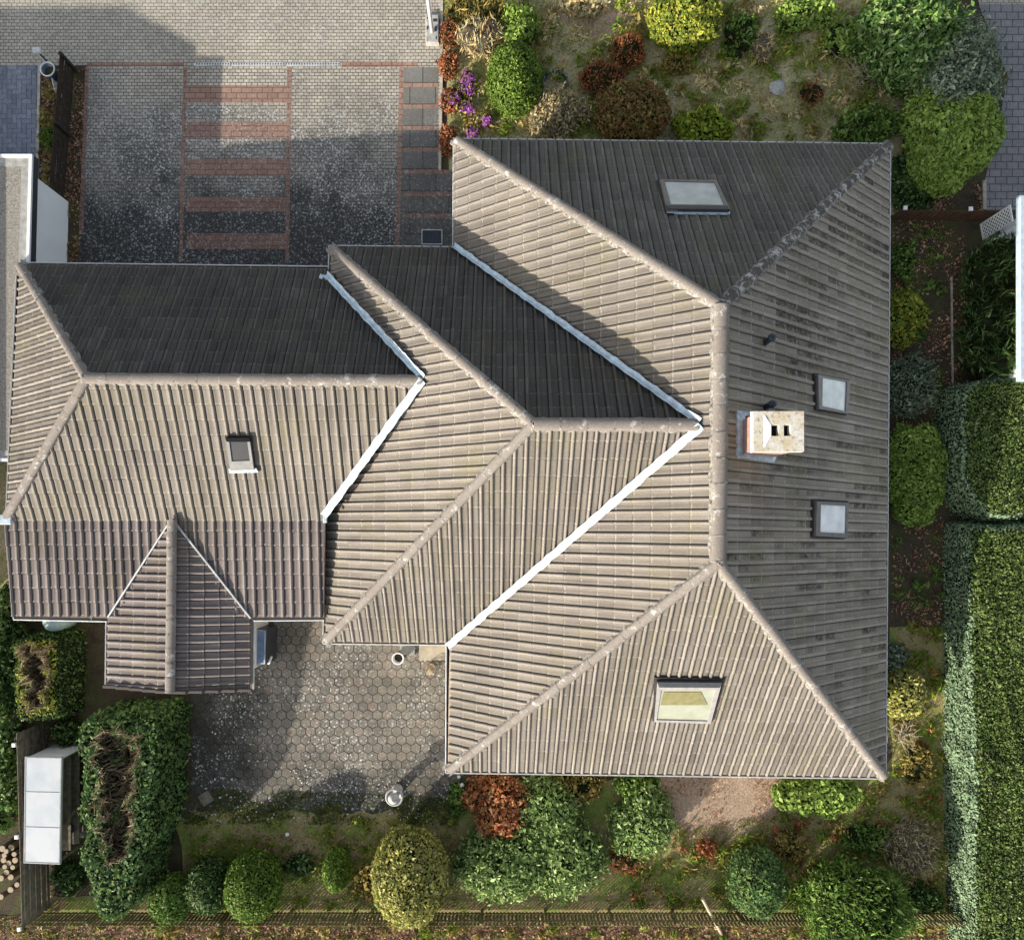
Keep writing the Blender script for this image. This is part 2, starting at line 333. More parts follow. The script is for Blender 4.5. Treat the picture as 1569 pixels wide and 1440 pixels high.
# leaves
LM = {
 'box': leafmat('leaf_box', [(.03, .07, .01), (.055, .11, .018), (.09, .155, .028), (.14, .20, .05)]),
 'mid': leafmat('leaf_mid', [(.03, .07, .015), (.05, .11, .02), (.09, .16, .035), (.15, .22, .08)]),
 'dark': leafmat('leaf_dark', [(.015, .04, .012), (.028, .065, .018), (.05, .095, .03), (.12, .17, .09)]),
 'yew': leafmat('leaf_yew', [(.025, .065, .035), (.05, .105, .045), (.08, .145, .05), (.12, .18, .06)], .4, brown=.35),
 'side': leafmat('leaf_pale_side', [(.12, .20, .145), (.15, .235, .17), (.18, .265, .195), (.11, .18, .13)], .12),
 'hedge': leafmat('leaf_privet', [(.04, .082, .02), (.066, .115, .028), (.10, .15, .05), (.16, .205, .11)], .3, brown=.5),
 'laurel': leafmat('leaf_laurel', [(.03, .08, .018), (.055, .125, .028), (.10, .18, .05), (.22, .30, .16)], .3, .3, .5),
 'glauc': leafmat('leaf_glaucous', [(.05, .085, .06), (.09, .13, .10), (.14, .19, .155), (.24, .29, .26)], .25),
 'rhodo': leafmat('leaf_rhodo', [(.05, .10, .03), (.10, .17, .06), (.15, .24, .09), (.23, .31, .13)], .3, .3, .5),
 'lime': leafmat('leaf_lime', [(.08, .13, .015), (.15, .22, .025), (.23, .30, .05), (.09, .11, .02)], .3),
 'light': leafmat('leaf_light', [(.08, .15, .03), (.13, .22, .05), (.19, .28, .08), (.11, .17, .04)], .3),
 'gold': leafmat('leaf_gold', [(.08, .11, .03), (.18, .20, .055), (.28, .285, .09), (.12, .145, .05), (.37, .37, .20)], .3),
 'goldg': leafmat('leaf_goldgreen', [(.05, .10, .02), (.13, .19, .035), (.26, .26, .05), (.08, .13, .02)], .3),
 'red': leafmat('leaf_copper', [(.12, .04, .02), (.22, .075, .035), (.33, .14, .08), (.10, .09, .03), (.40, .22, .15)], .3),
 'redgreen': leafmat('leaf_redgreen', [(.06, .075, .02), (.14, .07, .035), (.09, .11, .035), (.22, .12, .07)], .3),
 'heather': leafmat('leaf_heather', [(.10, .035, .02), (.19, .07, .035), (.26, .11, .06), (.12, .08, .04)], .3),
 'straw': leafmat('leaf_straw', [(.30, .22, .13), (.42, .33, .20), (.52, .43, .29), (.22, .16, .09)], .2),
 'olive': leafmat('leaf_olive', [(.12, .105, .03), (.20, .17, .06), (.10, .10, .025), (.27, .22, .10)], .3),
 'beige': leafmat('leaf_beige', [(.20, .18, .11), (.32, .29, .19), (.14, .13, .08), (.42, .38, .28)], .25),
 'grassmix': leafmat('blade_mix', [(.12, .16, .03), (.20, .21, .06), (.36, .31, .16), (.48, .41, .25), (.16, .19, .05)], .4),
 'grassgreen': leafmat('blade_green', [(.05, .11, .012), (.09, .16, .02), (.15, .19, .03), (.20, .17, .07)], .4),
 'littermix': leafmat('dead_leaf_mix', [(.07, .035, .025), (.15, .08, .055), (.25, .155, .11), (.36, .26, .20), (.08, .055, .035)], .3),
 'mossy': leafmat('moss_cushion', [(.03, .045, .012), (.05, .07, .015), (.03, .028, .018)], .3),
 'petal': leafmat('pale_fallen_petal', [(.55, .55, .52), (.70, .68, .64), (.45, .42, .38)], .2),
 'twig': leafmat('dead_twig', [(.07, .06, .045), (.13, .11, .085), (.24, .21, .16), (.04, .035, .03)], .3),
}
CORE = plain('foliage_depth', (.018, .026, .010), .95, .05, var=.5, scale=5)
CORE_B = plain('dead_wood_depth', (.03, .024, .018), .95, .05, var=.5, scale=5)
CORE_T = plain('twiggy_depth', (.12, .10, .07), .95, .05, var=.6, scale=7)
BARK = plain('bark', (.14, .11, .08), .9, .1, var=.4, scale=9)
BARKP = plain('pale_twig_bark', (.42, .36, .24), .9, .1, var=.3, scale=9)

# ------------------------------------------------------------------ foliage
def leaf_cloud(pos, nrm, size, aspect=.55, tilt=.7, along=None, alj=.5, fold=.25):
    """numpy: rhombic leaves at pos, roughly facing nrm"""
    n = len(pos)
    nn = nrm+rng.normal(0, tilt, (n, 3)); nn /= np.linalg.norm(nn, axis=1)[:, None]+1e-9
    t = rng.normal(0, 1, (n, 3)) if along is None else np.asarray(along)+rng.normal(0, alj, (n, 3))
    t -= nn*np.sum(t*nn, axis=1)[:, None]; t /= np.linalg.norm(t, axis=1)[:, None]+1e-9
    s_ = np.cross(nn, t); L = (size*np.clip(rng.lognormal(-.05, .38, n), .35, 2.3))[:, None]; Wd = L*aspect
    V = np.empty((n, 4, 3)); V[:, 0] = pos-t*L*.5; V[:, 1] = pos+s_*Wd*.5+nn*Wd*fold; V[:, 2] = pos+t*L*.5; V[:, 3] = pos-s_*Wd*.5+nn*Wd*fold
    V[:, 2] += nn*0
    return V.reshape(-1, 3)
def quad_mesh(name, V, mat, parent=None, extra=None, extramat=None):
    n = len(V)//4
    EV, EF = extra if extra else (np.zeros((0, 3)), [])
    me = bpy.data.meshes.new(name)
    allV = np.vstack([V, EV]) if len(EV) else V
    loops = np.arange(4*n, dtype=np.int32); st = np.arange(n, dtype=np.int32)*4; tot = np.full(n, 4, np.int32)
    mi = np.zeros(n, np.int32)
    if len(EF):
        ef = np.array(EF, np.int32); k = ef.shape[1]
        st = np.concatenate([st, 4*n+np.arange(len(ef))*k]).astype(np.int32); tot = np.concatenate([tot, np.full(len(ef), k)]).astype(np.int32)
        loops = np.concatenate([loops, (ef+4*n).ravel()]).astype(np.int32); mi = np.concatenate([mi, np.ones(len(ef), np.int32)]).astype(np.int32)
    me.vertices.add(len(allV)); me.vertices.foreach_set('co', allV.astype(np.float32).ravel())
    me.loops.add(len(loops)); me.loops.foreach_set('vertex_index', loops)
    me.polygons.add(len(st)); me.polygons.foreach_set('loop_start', st); me.polygons.foreach_set('loop_total', tot)
    me.materials.append(mat)
    if extramat: me.materials.append(extramat)
    me.polygons.foreach_set('material_index', mi)
    me.update(calc_edges=True); me.validate()
    o = bpy.data.objects.new(name, me); COL.objects.link(o)
    if parent: o.parent = parent
    return o
_ico = {}
def ico(sub):
    if sub not in _ico:
        bm = bmesh.new(); bmesh.ops.create_icosphere(bm, subdivisions=sub, radius=1)
        _ico[sub] = (np.array([v.co[:] for v in bm.verts]), np.array([[v.index for v in f.verts] for f in bm.faces])); bm.free()
    return _ico[sub]
def sample(V, T, n):
    a, b, c = V[T[:, 0]], V[T[:, 1]], V[T[:, 2]]
    cr = np.cross(b-a, c-a); ar = np.linalg.norm(cr, axis=1); i = rng.choice(len(T), n, p=ar/ar.sum())
    u = rng.random(n); v = rng.random(n); m = u+v > 1; u[m] = 1-u[m]; v[m] = 1-v[m]
    p = a[i]+(b[i]-a[i])*u[:, None]+(c[i]-a[i])*v[:, None]
    return p, cr[i]/(ar[i][:, None]+1e-12)
def lump(V, amp, scale, seed):
    k = np.array([noise.noise(Vector((x*scale+seed, y*scale-seed, z*scale+seed*.7))) for x, y, z in V])
    return k*amp
def bush(name, label, cat, px, py, rx, ry, h, lm, leaf=.10, dens=420, amp=.16, ls=2.2, aspect=.55, tilt=.6, lobes=None, out=.12,
         group=None, cone=0.0, core=.86, flat=0.0, upright=False, colour2=None, holes=0.0):
    """px,py,rx,ry: silhouette in photo pixels; h: height in metres"""
    hc = h*.5; c = G(px, py, hc); sc = (H-hc)/F
    RX, RY, RZ = rx*sc, ry*sc, h*.52
    seed = random.uniform(0, 50)
    parts = lobes or [(0, 0, 1.0, 0)]
    base = G(px, py, hc); bx, by = base.x, base.y
    CV, CT, LV = [], [], []; off = 0
    iv, it = ico(3 if len(parts) > 3 else 4)
    for (lx, ly, ls_, lz) in parts:
        V = iv.copy()
        r = 1+lump(V, amp*2, ls, seed+lx*3+ly*5)
        V = V*r[:, None]
        if cone: V[:, :2] *= (1-cone*np.clip((V[:, 2]+1)/2, 0, 1))[:, None]
        if flat: V[:, 2] = np.sign(V[:, 2])*np.abs(V[:, 2])**(1-flat)
        V = V*np.array([RX*ls_, RY*ls_, RZ*min(1, ls_+.15)])
        V += np.array([bx+lx*RX, by+ly*RY, hc*(1 if len(parts) == 1 else min(1, ls_+.15))+lz*h])
        V[:, 2] = np.maximum(V[:, 2], .01)
        cen = V.mean(0)
        C_ = cen+(V-cen)*core; C_[:, 2] = np.maximum(C_[:, 2], .008)
        CV.append(C_); CT.append(it+off); off += len(C_)
        area = 2*math.pi*RX*RY*ls_**2*1.3+math.pi*(RX+RY)*ls_*h*.6
        n = int(min(9000, max(120, dens*area*(0.1/leaf)**1.3)))
        p, nr = sample(V, it, int(n*1.25))
        if holes:
            k = np.array([noise.noise(Vector(q)*2.3) for q in p]); keep = k > -.5+holes; p, nr = p[keep], nr[keep]
        keep = (p[:, 2] > .02); p, nr = p[keep], nr[keep]
        p = p+nr*rng.normal(-.02, out*.5, (len(p), 1))
        al = (nr*1.0+np.array([0, 0, .8])) if upright else None
        LV.append(leaf_cloud(p, nr if not upright else rng.normal(0, 1, nr.shape), leaf, aspect, tilt, al, .35))
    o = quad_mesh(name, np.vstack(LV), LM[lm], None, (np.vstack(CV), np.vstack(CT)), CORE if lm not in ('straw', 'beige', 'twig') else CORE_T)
    return tag(o, label, cat, group)
def tri_poly(n): return [(0, i, i+1) for i in range(1, n-1)]
def poly_hedge(root, top_px, h, lm_top, lm_side, leaf=.09, dens=420, inner_px=None, depth=.7, lumpy=.06, bottom=None):
    """clipped hedge: outline of its top in photo pixels; parts: top, sides, dead hollow"""
    top = [G(x, y, h) for x, y in top_px]
    def resamp(P_, k):
        n = len(P_); seg = [(P_[(i+1) % n]-P_[i]).length for i in range(n)]; tot = sum(seg); out = []
        for j in range(k):
            d = tot*j/k; i = 0
            while d > seg[i]: d -= seg[i]; i += 1
            out.append(P_[i]+(P_[(i+1) % n]-P_[i])*(d/seg[i]))
        return out
    K = 96; R = resamp(top, K)
    R = np.array([v[:] for v in R]); R[:, :2] += np.array([[noise.noise(Vector((x*1.3, y*1.3, 5)))*lumpy*2, noise.noise(Vector((x*1.3, y*1.3, 9)))*lumpy*2] for x, y, z in R])
    cen = R.mean(0)
    levels = [0, .35, .7, .92, 1.0]; ins = [-.10, -.06, -.02, .03, .12]
    rings = []
    for f, i_ in zip(levels, ins):
        q = R.copy(); q[:, 2] = max(.01, h*f); d = cen-q; d[:, 2] = 0; d /= np.linalg.norm(d, axis=1)[:, None]+1e-9
        q += d*(i_); q[:, :2] += d[:, :2]*np.array([noise.noise(Vector((a*2, b*2, c_*3)))*lumpy for a, b, c_ in q])[:, None]; rings.append(q)
    V = np.vstack(rings); side = []
    for l in range(len(levels)-1):
        for j in range(K):
            a, b = l*K+j, l*K+(j+1) % K; side += [(a, b, b+K), (a, b+K, a+K)]
    base = (len(levels)-1)*K; tops = []; inner = []
    if inner_px:
        I = resamp([G(x, y, h) for x, y in inner_px], K); I = np.array([v[:] for v in I])
        I[:, :2] += np.array([[noise.noise(Vector((x*4, y*4, 2)))*.42, noise.noise(Vector((x*4, y*4, 7)))*.42] for x, y, z in I])
        # start both rings at their most similar corner
        k = int(np.argmin(np.linalg.norm(I[:, :2]-V[base, :2], axis=1))); I = np.roll(I, -k, axis=0)
        if np.linalg.norm(I[5, :2]-V[base+5, :2]) > np.linalg.norm(I[-5, :2]-V[base+5, :2]): I = np.roll(I[::-1], 1, axis=0)
        b0 = len(V); V = np.vstack([V, I]); J = I.copy(); J[:, 2] = h-depth; J[:, :2] = J[:, :2].mean(0)+(J[:, :2]-J[:, :2].mean(0))*.85
        b1 = len(V); V = np.vstack([V, J]); V = np.vstack([V, J.mean(0)[None]])
        for j in range(K):
            a, b = base+j, base+(j+1) % K; c_, d_ = b0+j, b0+(j+1) % K
            tops += [(a, b, d_), (a, d_, c_)]; inner += [(c_, d_, b1+(j+1) % K), (c_, b1+(j+1) % K, b1+j)]
            inner += [(b1+j, b1+(j+1) % K, len(V)-1)]
    else:
        m = []
        for f in (.8, .6, .4, .2):
            q = rings[-1].copy(); q[:, :2] = cen[:2]+(q[:, :2]-cen[:2])*f; q[:, 2] = h+np.array([(noise.noise(Vector((a*.7, b*.7, 3)))+.5*noise.noise(Vector((a*2.1, b*2.1, 3))))*lumpy*2.6 for a, b, c_ in q]); m.append(q)
        V = np.vstack([V]+m+[np.array([[cen[0], cen[1], h]])])
        for l in range(4):
            for j in range(K):
                a, b = base+l*K+j, base+l*K+(j+1) % K; tops += [(a, b, b+K), (a, b+K, a+K)]
        for j in range(K): tops += [(base+4*K+j, base+4*K+(j+1) % K, len(V)-1)]
    def cover(nm, T, lm, d, lf, inn=-.05, asp=.55, par=root):
        T = np.array(T); a, b, c_ = V[T[:, 0]], V[T[:, 1]], V[T[:, 2]]
        cr = np.cross(b-a, c_-a); ar = np.linalg.norm(cr, axis=1).sum()/2
        p, nr = sample(V, T, int(min(80000, ar*d)))
        if nr[:, 2].mean() < -.1: nr = -nr
        out = p[:, :2]-cen[:2]
        if nm == 'side_foliage':
            s_ = np.sign(np.sum(nr[:, :2]*out, axis=1)); s_[s_ == 0] = 1; nr = nr*s_[:, None]
        p = p+nr*rng.normal(.0, .05, (len(p), 1)); p[:, 2] = np.maximum(p[:, 2], .02)
        core = V+0
        C_ = core.copy(); C_[:, 2] = np.maximum(C_[:, 2]-.05, .005); C_[:, :2] = cen[:2]+(C_[:, :2]-cen[:2])*.985
        return quad_mesh(nm, leaf_cloud(p, nr, lf, asp, .35 if lm == 'side' else .6), LM[lm], par, (C_, T), CORE if lm != 'twig' else CORE_B)
    o1 = cover('top_foliage', tops, lm_top, dens, leaf)
    o2 = cover('side_foliage', side, lm_side, dens, leaf)
    for o in (o1, o2): o.matrix_parent_inverse = Matrix.Translation(-Vector(root.location))
    if inner:
        T = np.array(inner); p, nr = sample(V, T, 1500)
        keep = np.array([noise.noise(Vector((q[0]*1.6, q[1]*1.6, 4))) > .12 for q in p]); pg = p[keep][:800]+np.array([0, 0, .25])
        if len(pg):
            og = quad_mesh('green_tufts', leaf_cloud(pg+rng.normal(0, .05, pg.shape), np.tile([0, 0, 1.0], (len(pg), 1)), .11, .4, .8), LM[lm_top], root); og['kind'] = 'stuff'; og.matrix_parent_inverse = Matrix.Translation(-Vector(root.location))
        p, nr = sample(V, T, 3400)
        p[:, 2] += rng.uniform(0, .3, len(p))
        al = np.tile(np.array([1.0, .5, .35]), (len(p), 1))
        LVt = leaf_cloud(p, rng.normal(0, 1, p.shape), .26, .10, .5, al, .45)
        o3 = quad_mesh('dead_twigs', LVt, LM['twig'], root, (V-np.array([0, 0, .02]), T), CORE_B)
        o3['kind'] = 'stuff'; o3.matrix_parent_inverse = Matrix.Translation(-Vector(root.location))
def bare_shrub(name, label, cat, px, py, r, h, mat, n=60, rad=.018, group=None, spread=1.0):
    b = MB(); c = G(px, py, 0); c.z = 0
    rm = r*H/F*.95
    for i in range(n):
        a = random.uniform(0, 2*math.pi); el = random.uniform(.25, 1.35); L = random.uniform(.65, 1.0)
        d = Vector((math.cos(a)*math.cos(el)*rm, math.sin(a)*math.cos(el)*rm, h*math.sin(el)))*L
        p0 = c+Vector((random.uniform(-.08, .08), random.uniform(-.08, .08), .02)); pts = [p0]
        for t in (.33, .66, 1.0):
            pts.append(p0+d*t+Vector((random.gauss(0, .06), random.gauss(0, .06), random.gauss(0, .04)))*rm)
        for q in pts: q.z = max(q.z, .02)
        b.tube(pts, rad, 4, 0, rad*.35)
        for k in range(3):
            s0 = pts[random.choice((1, 2))].lerp(pts[3], random.random()*.6)
            e = s0+Vector((random.gauss(0, .22)*rm, random.gauss(0, .22)*rm, random.uniform(.0, .2)*h)); e.z = max(e.z, .02)
            b.tube([s0, (s0+e)/2+Vector((random.gauss(0, .02), random.gauss(0, .02), 0)), e], rad*.5, 3, 0, rad*.25)
    return tag(b.build(name, mat), label, cat, group)
def inpoly(x, y, poly):
    c = False; n = len(poly); j = n-1
    for i in range(n):
        if ((poly[i][1] > y) != (poly[j][1] > y)) and x < (poly[j][0]-poly[i][0])*(y-poly[i][1])/(poly[j][1]-poly[i][1])+poly[i][0]: c = not c
        j = i
    return c
def scatter(name, poly, n, lm, size, aspect=.5, upright=False, z=.02, clump=0.0, avoid=(), seed=1.0):
    """ground scatter inside a photo-pixel polygon"""
    xs = [p[0] for p in poly]; ys = [p[1] for p in poly]; pos = []
    tries = 0
    while len(pos) < n and tries < n*8:
        tries += 1
        x = random.uniform(min(xs), max(xs)); y = random.uniform(min(ys), max(ys))
        if not inpoly(x, y, poly): continue
        if any(inpoly(x, y, a) for a in avoid): continue
        g = G(x, y, 0)
        if clump and noise.noise(Vector((g.x*.9+seed, g.y*.9, seed)))+noise.noise(Vector((g.x*3, g.y*3, seed)))*.4 < random.uniform(-.35, clump): continue
        pos.append((g.x, g.y, z))
    pos = np.array(pos)
    if upright:
        al = np.tile(np.array([0, 0, .9]), (len(pos), 1))+rng.normal(0, .7, pos.shape)*np.array([1, 1, .1])
        pos[:, 2] += size*.3
        V = leaf_cloud(pos, rng.normal(0, 1, pos.shape)*np.array([1, 1, .4]), size, aspect, .1, al, .1, 0)
    else: V = leaf_cloud(pos+np.array([0, 0, .015]), np.tile(np.array([0, 0, 1.0]), (len(pos), 1)), size, aspect, .35)
    V[:, 2] = np.maximum(V[:, 2], .015)
    return tag(quad_mesh(name, V, LM[lm]), kind='stuff')

# ------------------------------------------------------------------ ground sheets
def sheet(name, pts, z, mat, sub=0):
    V = [G(x, y, 0) for x, y in pts]; V = [Vector((v.x, v.y, z)) for v in V]
    a = sum(V[i].x*V[(i+1) % len(V)].y-V[(i+1) % len(V)].x*V[i].y for i in range(len(V)))
    f = tuple(range(len(V))); f = f if a > 0 else f[::-1]
    return tag(mesh(name, V, [f], mat), kind='structure')
def ragged(pts, amp=5, step=18):
    out = []
    n = len(pts)
    for i in range(n):
        a, b = pts[i], pts[(i+1) % n]; L = math.hypot(b[0]-a[0], b[1]-a[1]); k = max(1, int(L/step))
        for j in range(k):
            t = j/k; x = a[0]+(b[0]-a[0])*t; y = a[1]+(b[1]-a[1])*t
            out.append((x+noise.noise(Vector((x*.05, y*.05, 1)))*amp*2, y+noise.noise(Vector((x*.05, y*.05, 8)))*amp*2))
    return out
g_ = 260
tag(mesh('ground', [(-g_, -g_, 0), (g_, -g_, 0), (g_, g_, 0), (-g_, g_, 0)], [(0, 1, 2, 3)], M['soil']), kind='structure')
sheet('lawn', [(672, -260), (1350, -260), (1400, 60), (1372, 330), (690, 330)], .004, M['lawn'])
sheet('lawn', [(-420, 700), (24, 700), (30, 905), (-420, 905)], .004, M['lawn'])
sheet('lawn', ragged([(262, 1236), (710, 1240), (1000, 1180), (1365, 1180), (1365, 960), (1445, 960), (1450, 1400), (60, 1400), (60, 1372), (290, 1372)], 4), .004, M['lawn_s'])
sheet('bare_soil', ragged([(842, -120), (1000, -120), (995, 5), (960, 45), (905, 66), (868, 40), (850, 10)], 5.5, 12), .008, M['bare'])
sheet('bare_soil', ragged([(1000, 1150), (1188, 1150), (1196, 1215), (1200, 1240), (1140, 1285), (1060, 1300), (1035, 1260), (1005, 1225)], 5.5, 8), .008, M['bare'])
sheet('leaf_litter_verge', ragged([(-60, 1402), (1470, 1402), (1470, 1600), (-60, 1600)], 2), .008, M['litter'])
sheet('forecourt', [(-500, -500), (677, -500), (677, 97), (64, 101), (-500, 101)], .006, M['pave'])
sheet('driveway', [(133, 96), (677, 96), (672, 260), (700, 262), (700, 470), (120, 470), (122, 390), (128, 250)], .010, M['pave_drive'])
sheet('neighbour_driveway', [(-500, 101), (62, 101), (57, 320), (-500, 320)], .010, M['pave_blue'])
sheet('path', [(1498, -60), (1700, -60), (1700, 322), (1506, 322), (1508, 280), (1545, 120), (1500, 10)], .010, M['pave_grey'])
sheet('path_edge', [(1430, -300), (1700, -300), (1700, 8), (1500, 8)], .012, M['pave'])
# herringbone blocks laid over the neighbour's drive
hb = MB()
bw = .17
for i in range(-12, 60):
    for j in range(-2, 34):
        k = (i+j) % 4
        x0, y0 = i*bw, j*bw
        if k == 0: cx, cy, sx, sy = x0+bw, y0+bw/2, 2*bw, bw
        elif k == 2: cx, cy, sx, sy = x0+bw/2, y0+bw, bw, 2*bw
        else: continue
        wx, wy = -21.4+cx+ (0), 11.6+cy
        pxx = NX+wx/(H/F); pyy = NY-wy/(H/F)
        if not (-150 < pxx < 58 and 104 < pyy < 330): continue
        hb.box((wx, wy, .016), (sx-.014, sy-.014, .012), 0, 0, .004)
def isl(name, stops, speck=.0):
    b = NB(name, .8, .3); g = b.n('ShaderNodeNewGeometry')
    c = b.ramp(g.outputs['Random Per Island'], [(i/(len(stops)-1), s_) for i, s_ in enumerate(stops)])
    c = b.mix(1.0, c, b.ramp(b.noise(12, 6, .7), [(.3, .7), (.7, 1.2)]), 'MULTIPLY')
    c = b.mix(1.0, c, b.ramp(b.noise(.7, 5, .65), [(.3, .62), (.65, 1.12)]), 'MULTIPLY')
    if speck:
        sp = b.n('ShaderNodeSeparateXYZ'); b.l(b.tc.outputs['Object'], sp.inputs[0]); nn_ = b.math('MULTIPLY', b.math('SUBTRACT', b.noise(.6, 6, .65), .5), 3.2)
        fy = b.math('ADD', b.math('MULTIPLY', b.math('ADD', sp.outputs[1], 7.6), -.55), nn_); fx = b.math('ADD', b.math('MULTIPLY', b.math('ADD', sp.outputs[0], 7.6), -.45), nn_)
        al_ = b.ramp(b.math('MAXIMUM', fy, fx), [(.0, 0), (.95, .9)]); c = b.mix(al_, c, (.035, .036, .028))
        n0 = b.ramp(b.noise(.45, 4, .6), [(.40, .05), (.58, 1.0)])
        s1 = b.ramp(b.math('ADD', b.voro(7.5), b.math('MULTIPLY', b.noise(9, 3, .8), .35)), [(.38, 1), (.46, 0)])
        s2 = b.ramp(b.noise(20, 5, .85), [(.56, 0), (.60, .8)])
        c = b.mix(b.math('MULTIPLY', b.math('MULTIPLY', b.math('MAXIMUM', s1, s2), n0), speck), c, (.60, .60, .58))
    b.bump(b.noise(30, 5), .4, .01); return b.col(c)
tag(hb.build('driveway_blocks', isl('herringbone_block', [(.17, .19, .235), (.21, .23, .28), (.25, .265, .31)])), kind='structure')
# hexagonal pavers of the terrace
hexm = isl('hex_paver', [(.16, .148, .122), (.195, .175, .14), (.235, .205, .16), (.175, .16, .13), (.22, .195, .152), (.23, .20, .158), (.25, .20, .155)], .8)
joint = plain('mossy_joint', (.07, .066, .048), .95, .1, var=.4, scale=6)
sheet('terrace_bed', ragged([(270, 900), (700, 900), (708, 1238), (600, 1246), (300, 1240)], 5.5, 10), .008, joint)
hx = MB(); w = .333; rr = w/math.sqrt(3)
for j in range(-2, 34):
    for i in range(-2, 34):
        cx = -11.6+i*w+(w/2 if j % 2 else 0); cy = -1.6-j*rr*1.5
        px_, py_ = NX+cx/(H/F), NY-cy/(H/F)
        if not (278 < px_ < 706 and 900 < py_ < 1256): continue
        if noise.noise(Vector((px_*.02, 0, 3)))*14+1244 < py_: continue
        if px_ < 300 and noise.noise(Vector((py_*.03, 0, 6)))*40+296+random.uniform(-8, 8) > px_: continue
        z = .022+random.uniform(-.003, .003)
        V = []
        for q, rad in ((0, rr-.008), (1, rr-.015)):
            V += [(cx+rad*math.sin(k*math.pi/3), cy+rad*math.cos(k*math.pi/3), (.01, z)[q]) for k in range(6)]
        hx.add(V, [tuple(range(6, 12))[::-1]]+[((k+1) % 6, k, 6+k, 6+(k+1) % 6) for k in range(6)])
tag(hx.build('terrace', hexm), kind='structure')

# driveway bands
bd = MB()
def strip(b, pts, z0, z1):
    V = [G(x, y, 0) for x, y in pts]; b.prism([(v.x, v.y) for v in V], z0, z1)
for q in ([(133, 97), (282, 96), (282, 102), (133, 103)], [(524, 96), (640, 96), (640, 103), (524, 104)],
          [(131, 104), (137, 104), (128, 360), (121, 360)], [(281, 104), (287, 104), (280, 402), (274, 402)],
          [(440, 104), (447, 104), (443, 402), (437, 402)], [(612, 104), (619, 104), (612, 380), (606, 380)]):
    strip(bd, q, .010, .0146)
for y0, y1 in ((132, 158), (187, 213), (244, 270), (302, 325), (358, 382)):
    strip(bd, [(287, y0), (441, y0), (440, y1), (285, y1)], .010, .0150)
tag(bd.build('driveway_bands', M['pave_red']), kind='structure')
lad = MB()
for y in (131, 164, 197, 230, 264, 299, 332):
    strip(lad, [(618, y-3), (672 if y < 260 else 692, y-3), (672 if y < 260 else 692, y+3), (618, y+3)], .014, .0186)
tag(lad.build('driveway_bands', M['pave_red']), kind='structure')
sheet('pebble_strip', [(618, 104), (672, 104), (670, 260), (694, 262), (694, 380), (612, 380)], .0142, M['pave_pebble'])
kb = MB(); strip(kb, [(675, -400), (679, -400), (679, 100), (676, 262), (672, 262), (675, 100)], 0, .07)
strip(kb, [(60, 98), (64, 98), (59, 322), (55, 322)], 0, .06); strip(kb, [(1504, 278), (1509, 278), (1509, 322), (1504, 322)], 0, .08)
strip(kb, [(1456, 425), (1458, 425), (1460, 600), (1458, 600)], 0, .05)
tag(kb.build('kerb', M['kerb']), kind='structure')
strip_ch = MB()
for x0, x1 in ((298, 353), (355, 436), (438, 521)):
    strip(strip_ch, [(x0, 97.2), (x1, 96.6), (x1, 101.2), (x0, 101.8)], .012, .022)
t = thing('drain_channel', 'narrow pale grey drainage channel set across the paved drive', 'drain', G(298, 99))
strip_ch.build('channel', M['gutter'], t)
sb = MB(); ga, gb_ = G(299, 99), G(520.5, 99); NK = 220; V = []
for k in range(NK+1):
    p = ga.lerp(gb_, k/NK); z = .0245 if k % 4 < 2 else .0225
    V += [(p.x, p.y-.028, z), (p.x, p.y+.028, z)]
sb.add(V, [(2*k, 2*k+2, 2*k+3, 2*k+1) for k in range(NK)], 0); sb.M = [0 if k % 4 < 2 else 1 for k in range(NK)]
sb.build('grate', [M['gutter'], M['dark_metal']], t)

# ------------------------------------------------------------------ HOUSE
house = thing('house', 'large bungalow under stepped grey brown tiled hip roofs', 'house', (0, 0, 0))
PER, CRS = .287, .50
class Face:
    def __init__(s, pts, eave=(0, 1)):
        s.pts = [Vector(p) for p in pts]; a, b = s.pts[eave[0]], s.pts[eave[1]]
        s.o = a; s.e = (b-a).normalized()
        far = max(s.pts, key=lambda p: ((p-a)-s.e*(p-a).dot(s.e)).length)
        v = (far-a)-s.e*(far-a).dot(s.e); s.v = v.normalized(); s.n = s.e.cross(s.v)
        if s.n.z < 0: s.n = -s.n
    def loc(s, p): d = Vector(p)-s.o; return d.dot(s.e), d.dot(s.v)
    def w(s, u, v, h=0): return s.o+s.e*u+s.v*v+s.n*h
    def hit(s, px, py, up=0):
        d = Vector(((px-NX)/F, -(py-NY)/F, -1)); o = Vector((0, 0, H)); t = (s.o+s.n*up-o).dot(s.n)/d.dot(s.n); return o+d*t
def rib(u, per):
    f = (u/per) % 1.0
    # flat pan with a raised roll, steeper on one flank
    if f < .36: return .050*math.sin(min(1, f/.36)*math.pi)**.75
    if f < .43: return -.020*math.sin((f-.36)/.07*math.pi)
    return .003-.006*math.sin((f-.43)/.57*math.pi)
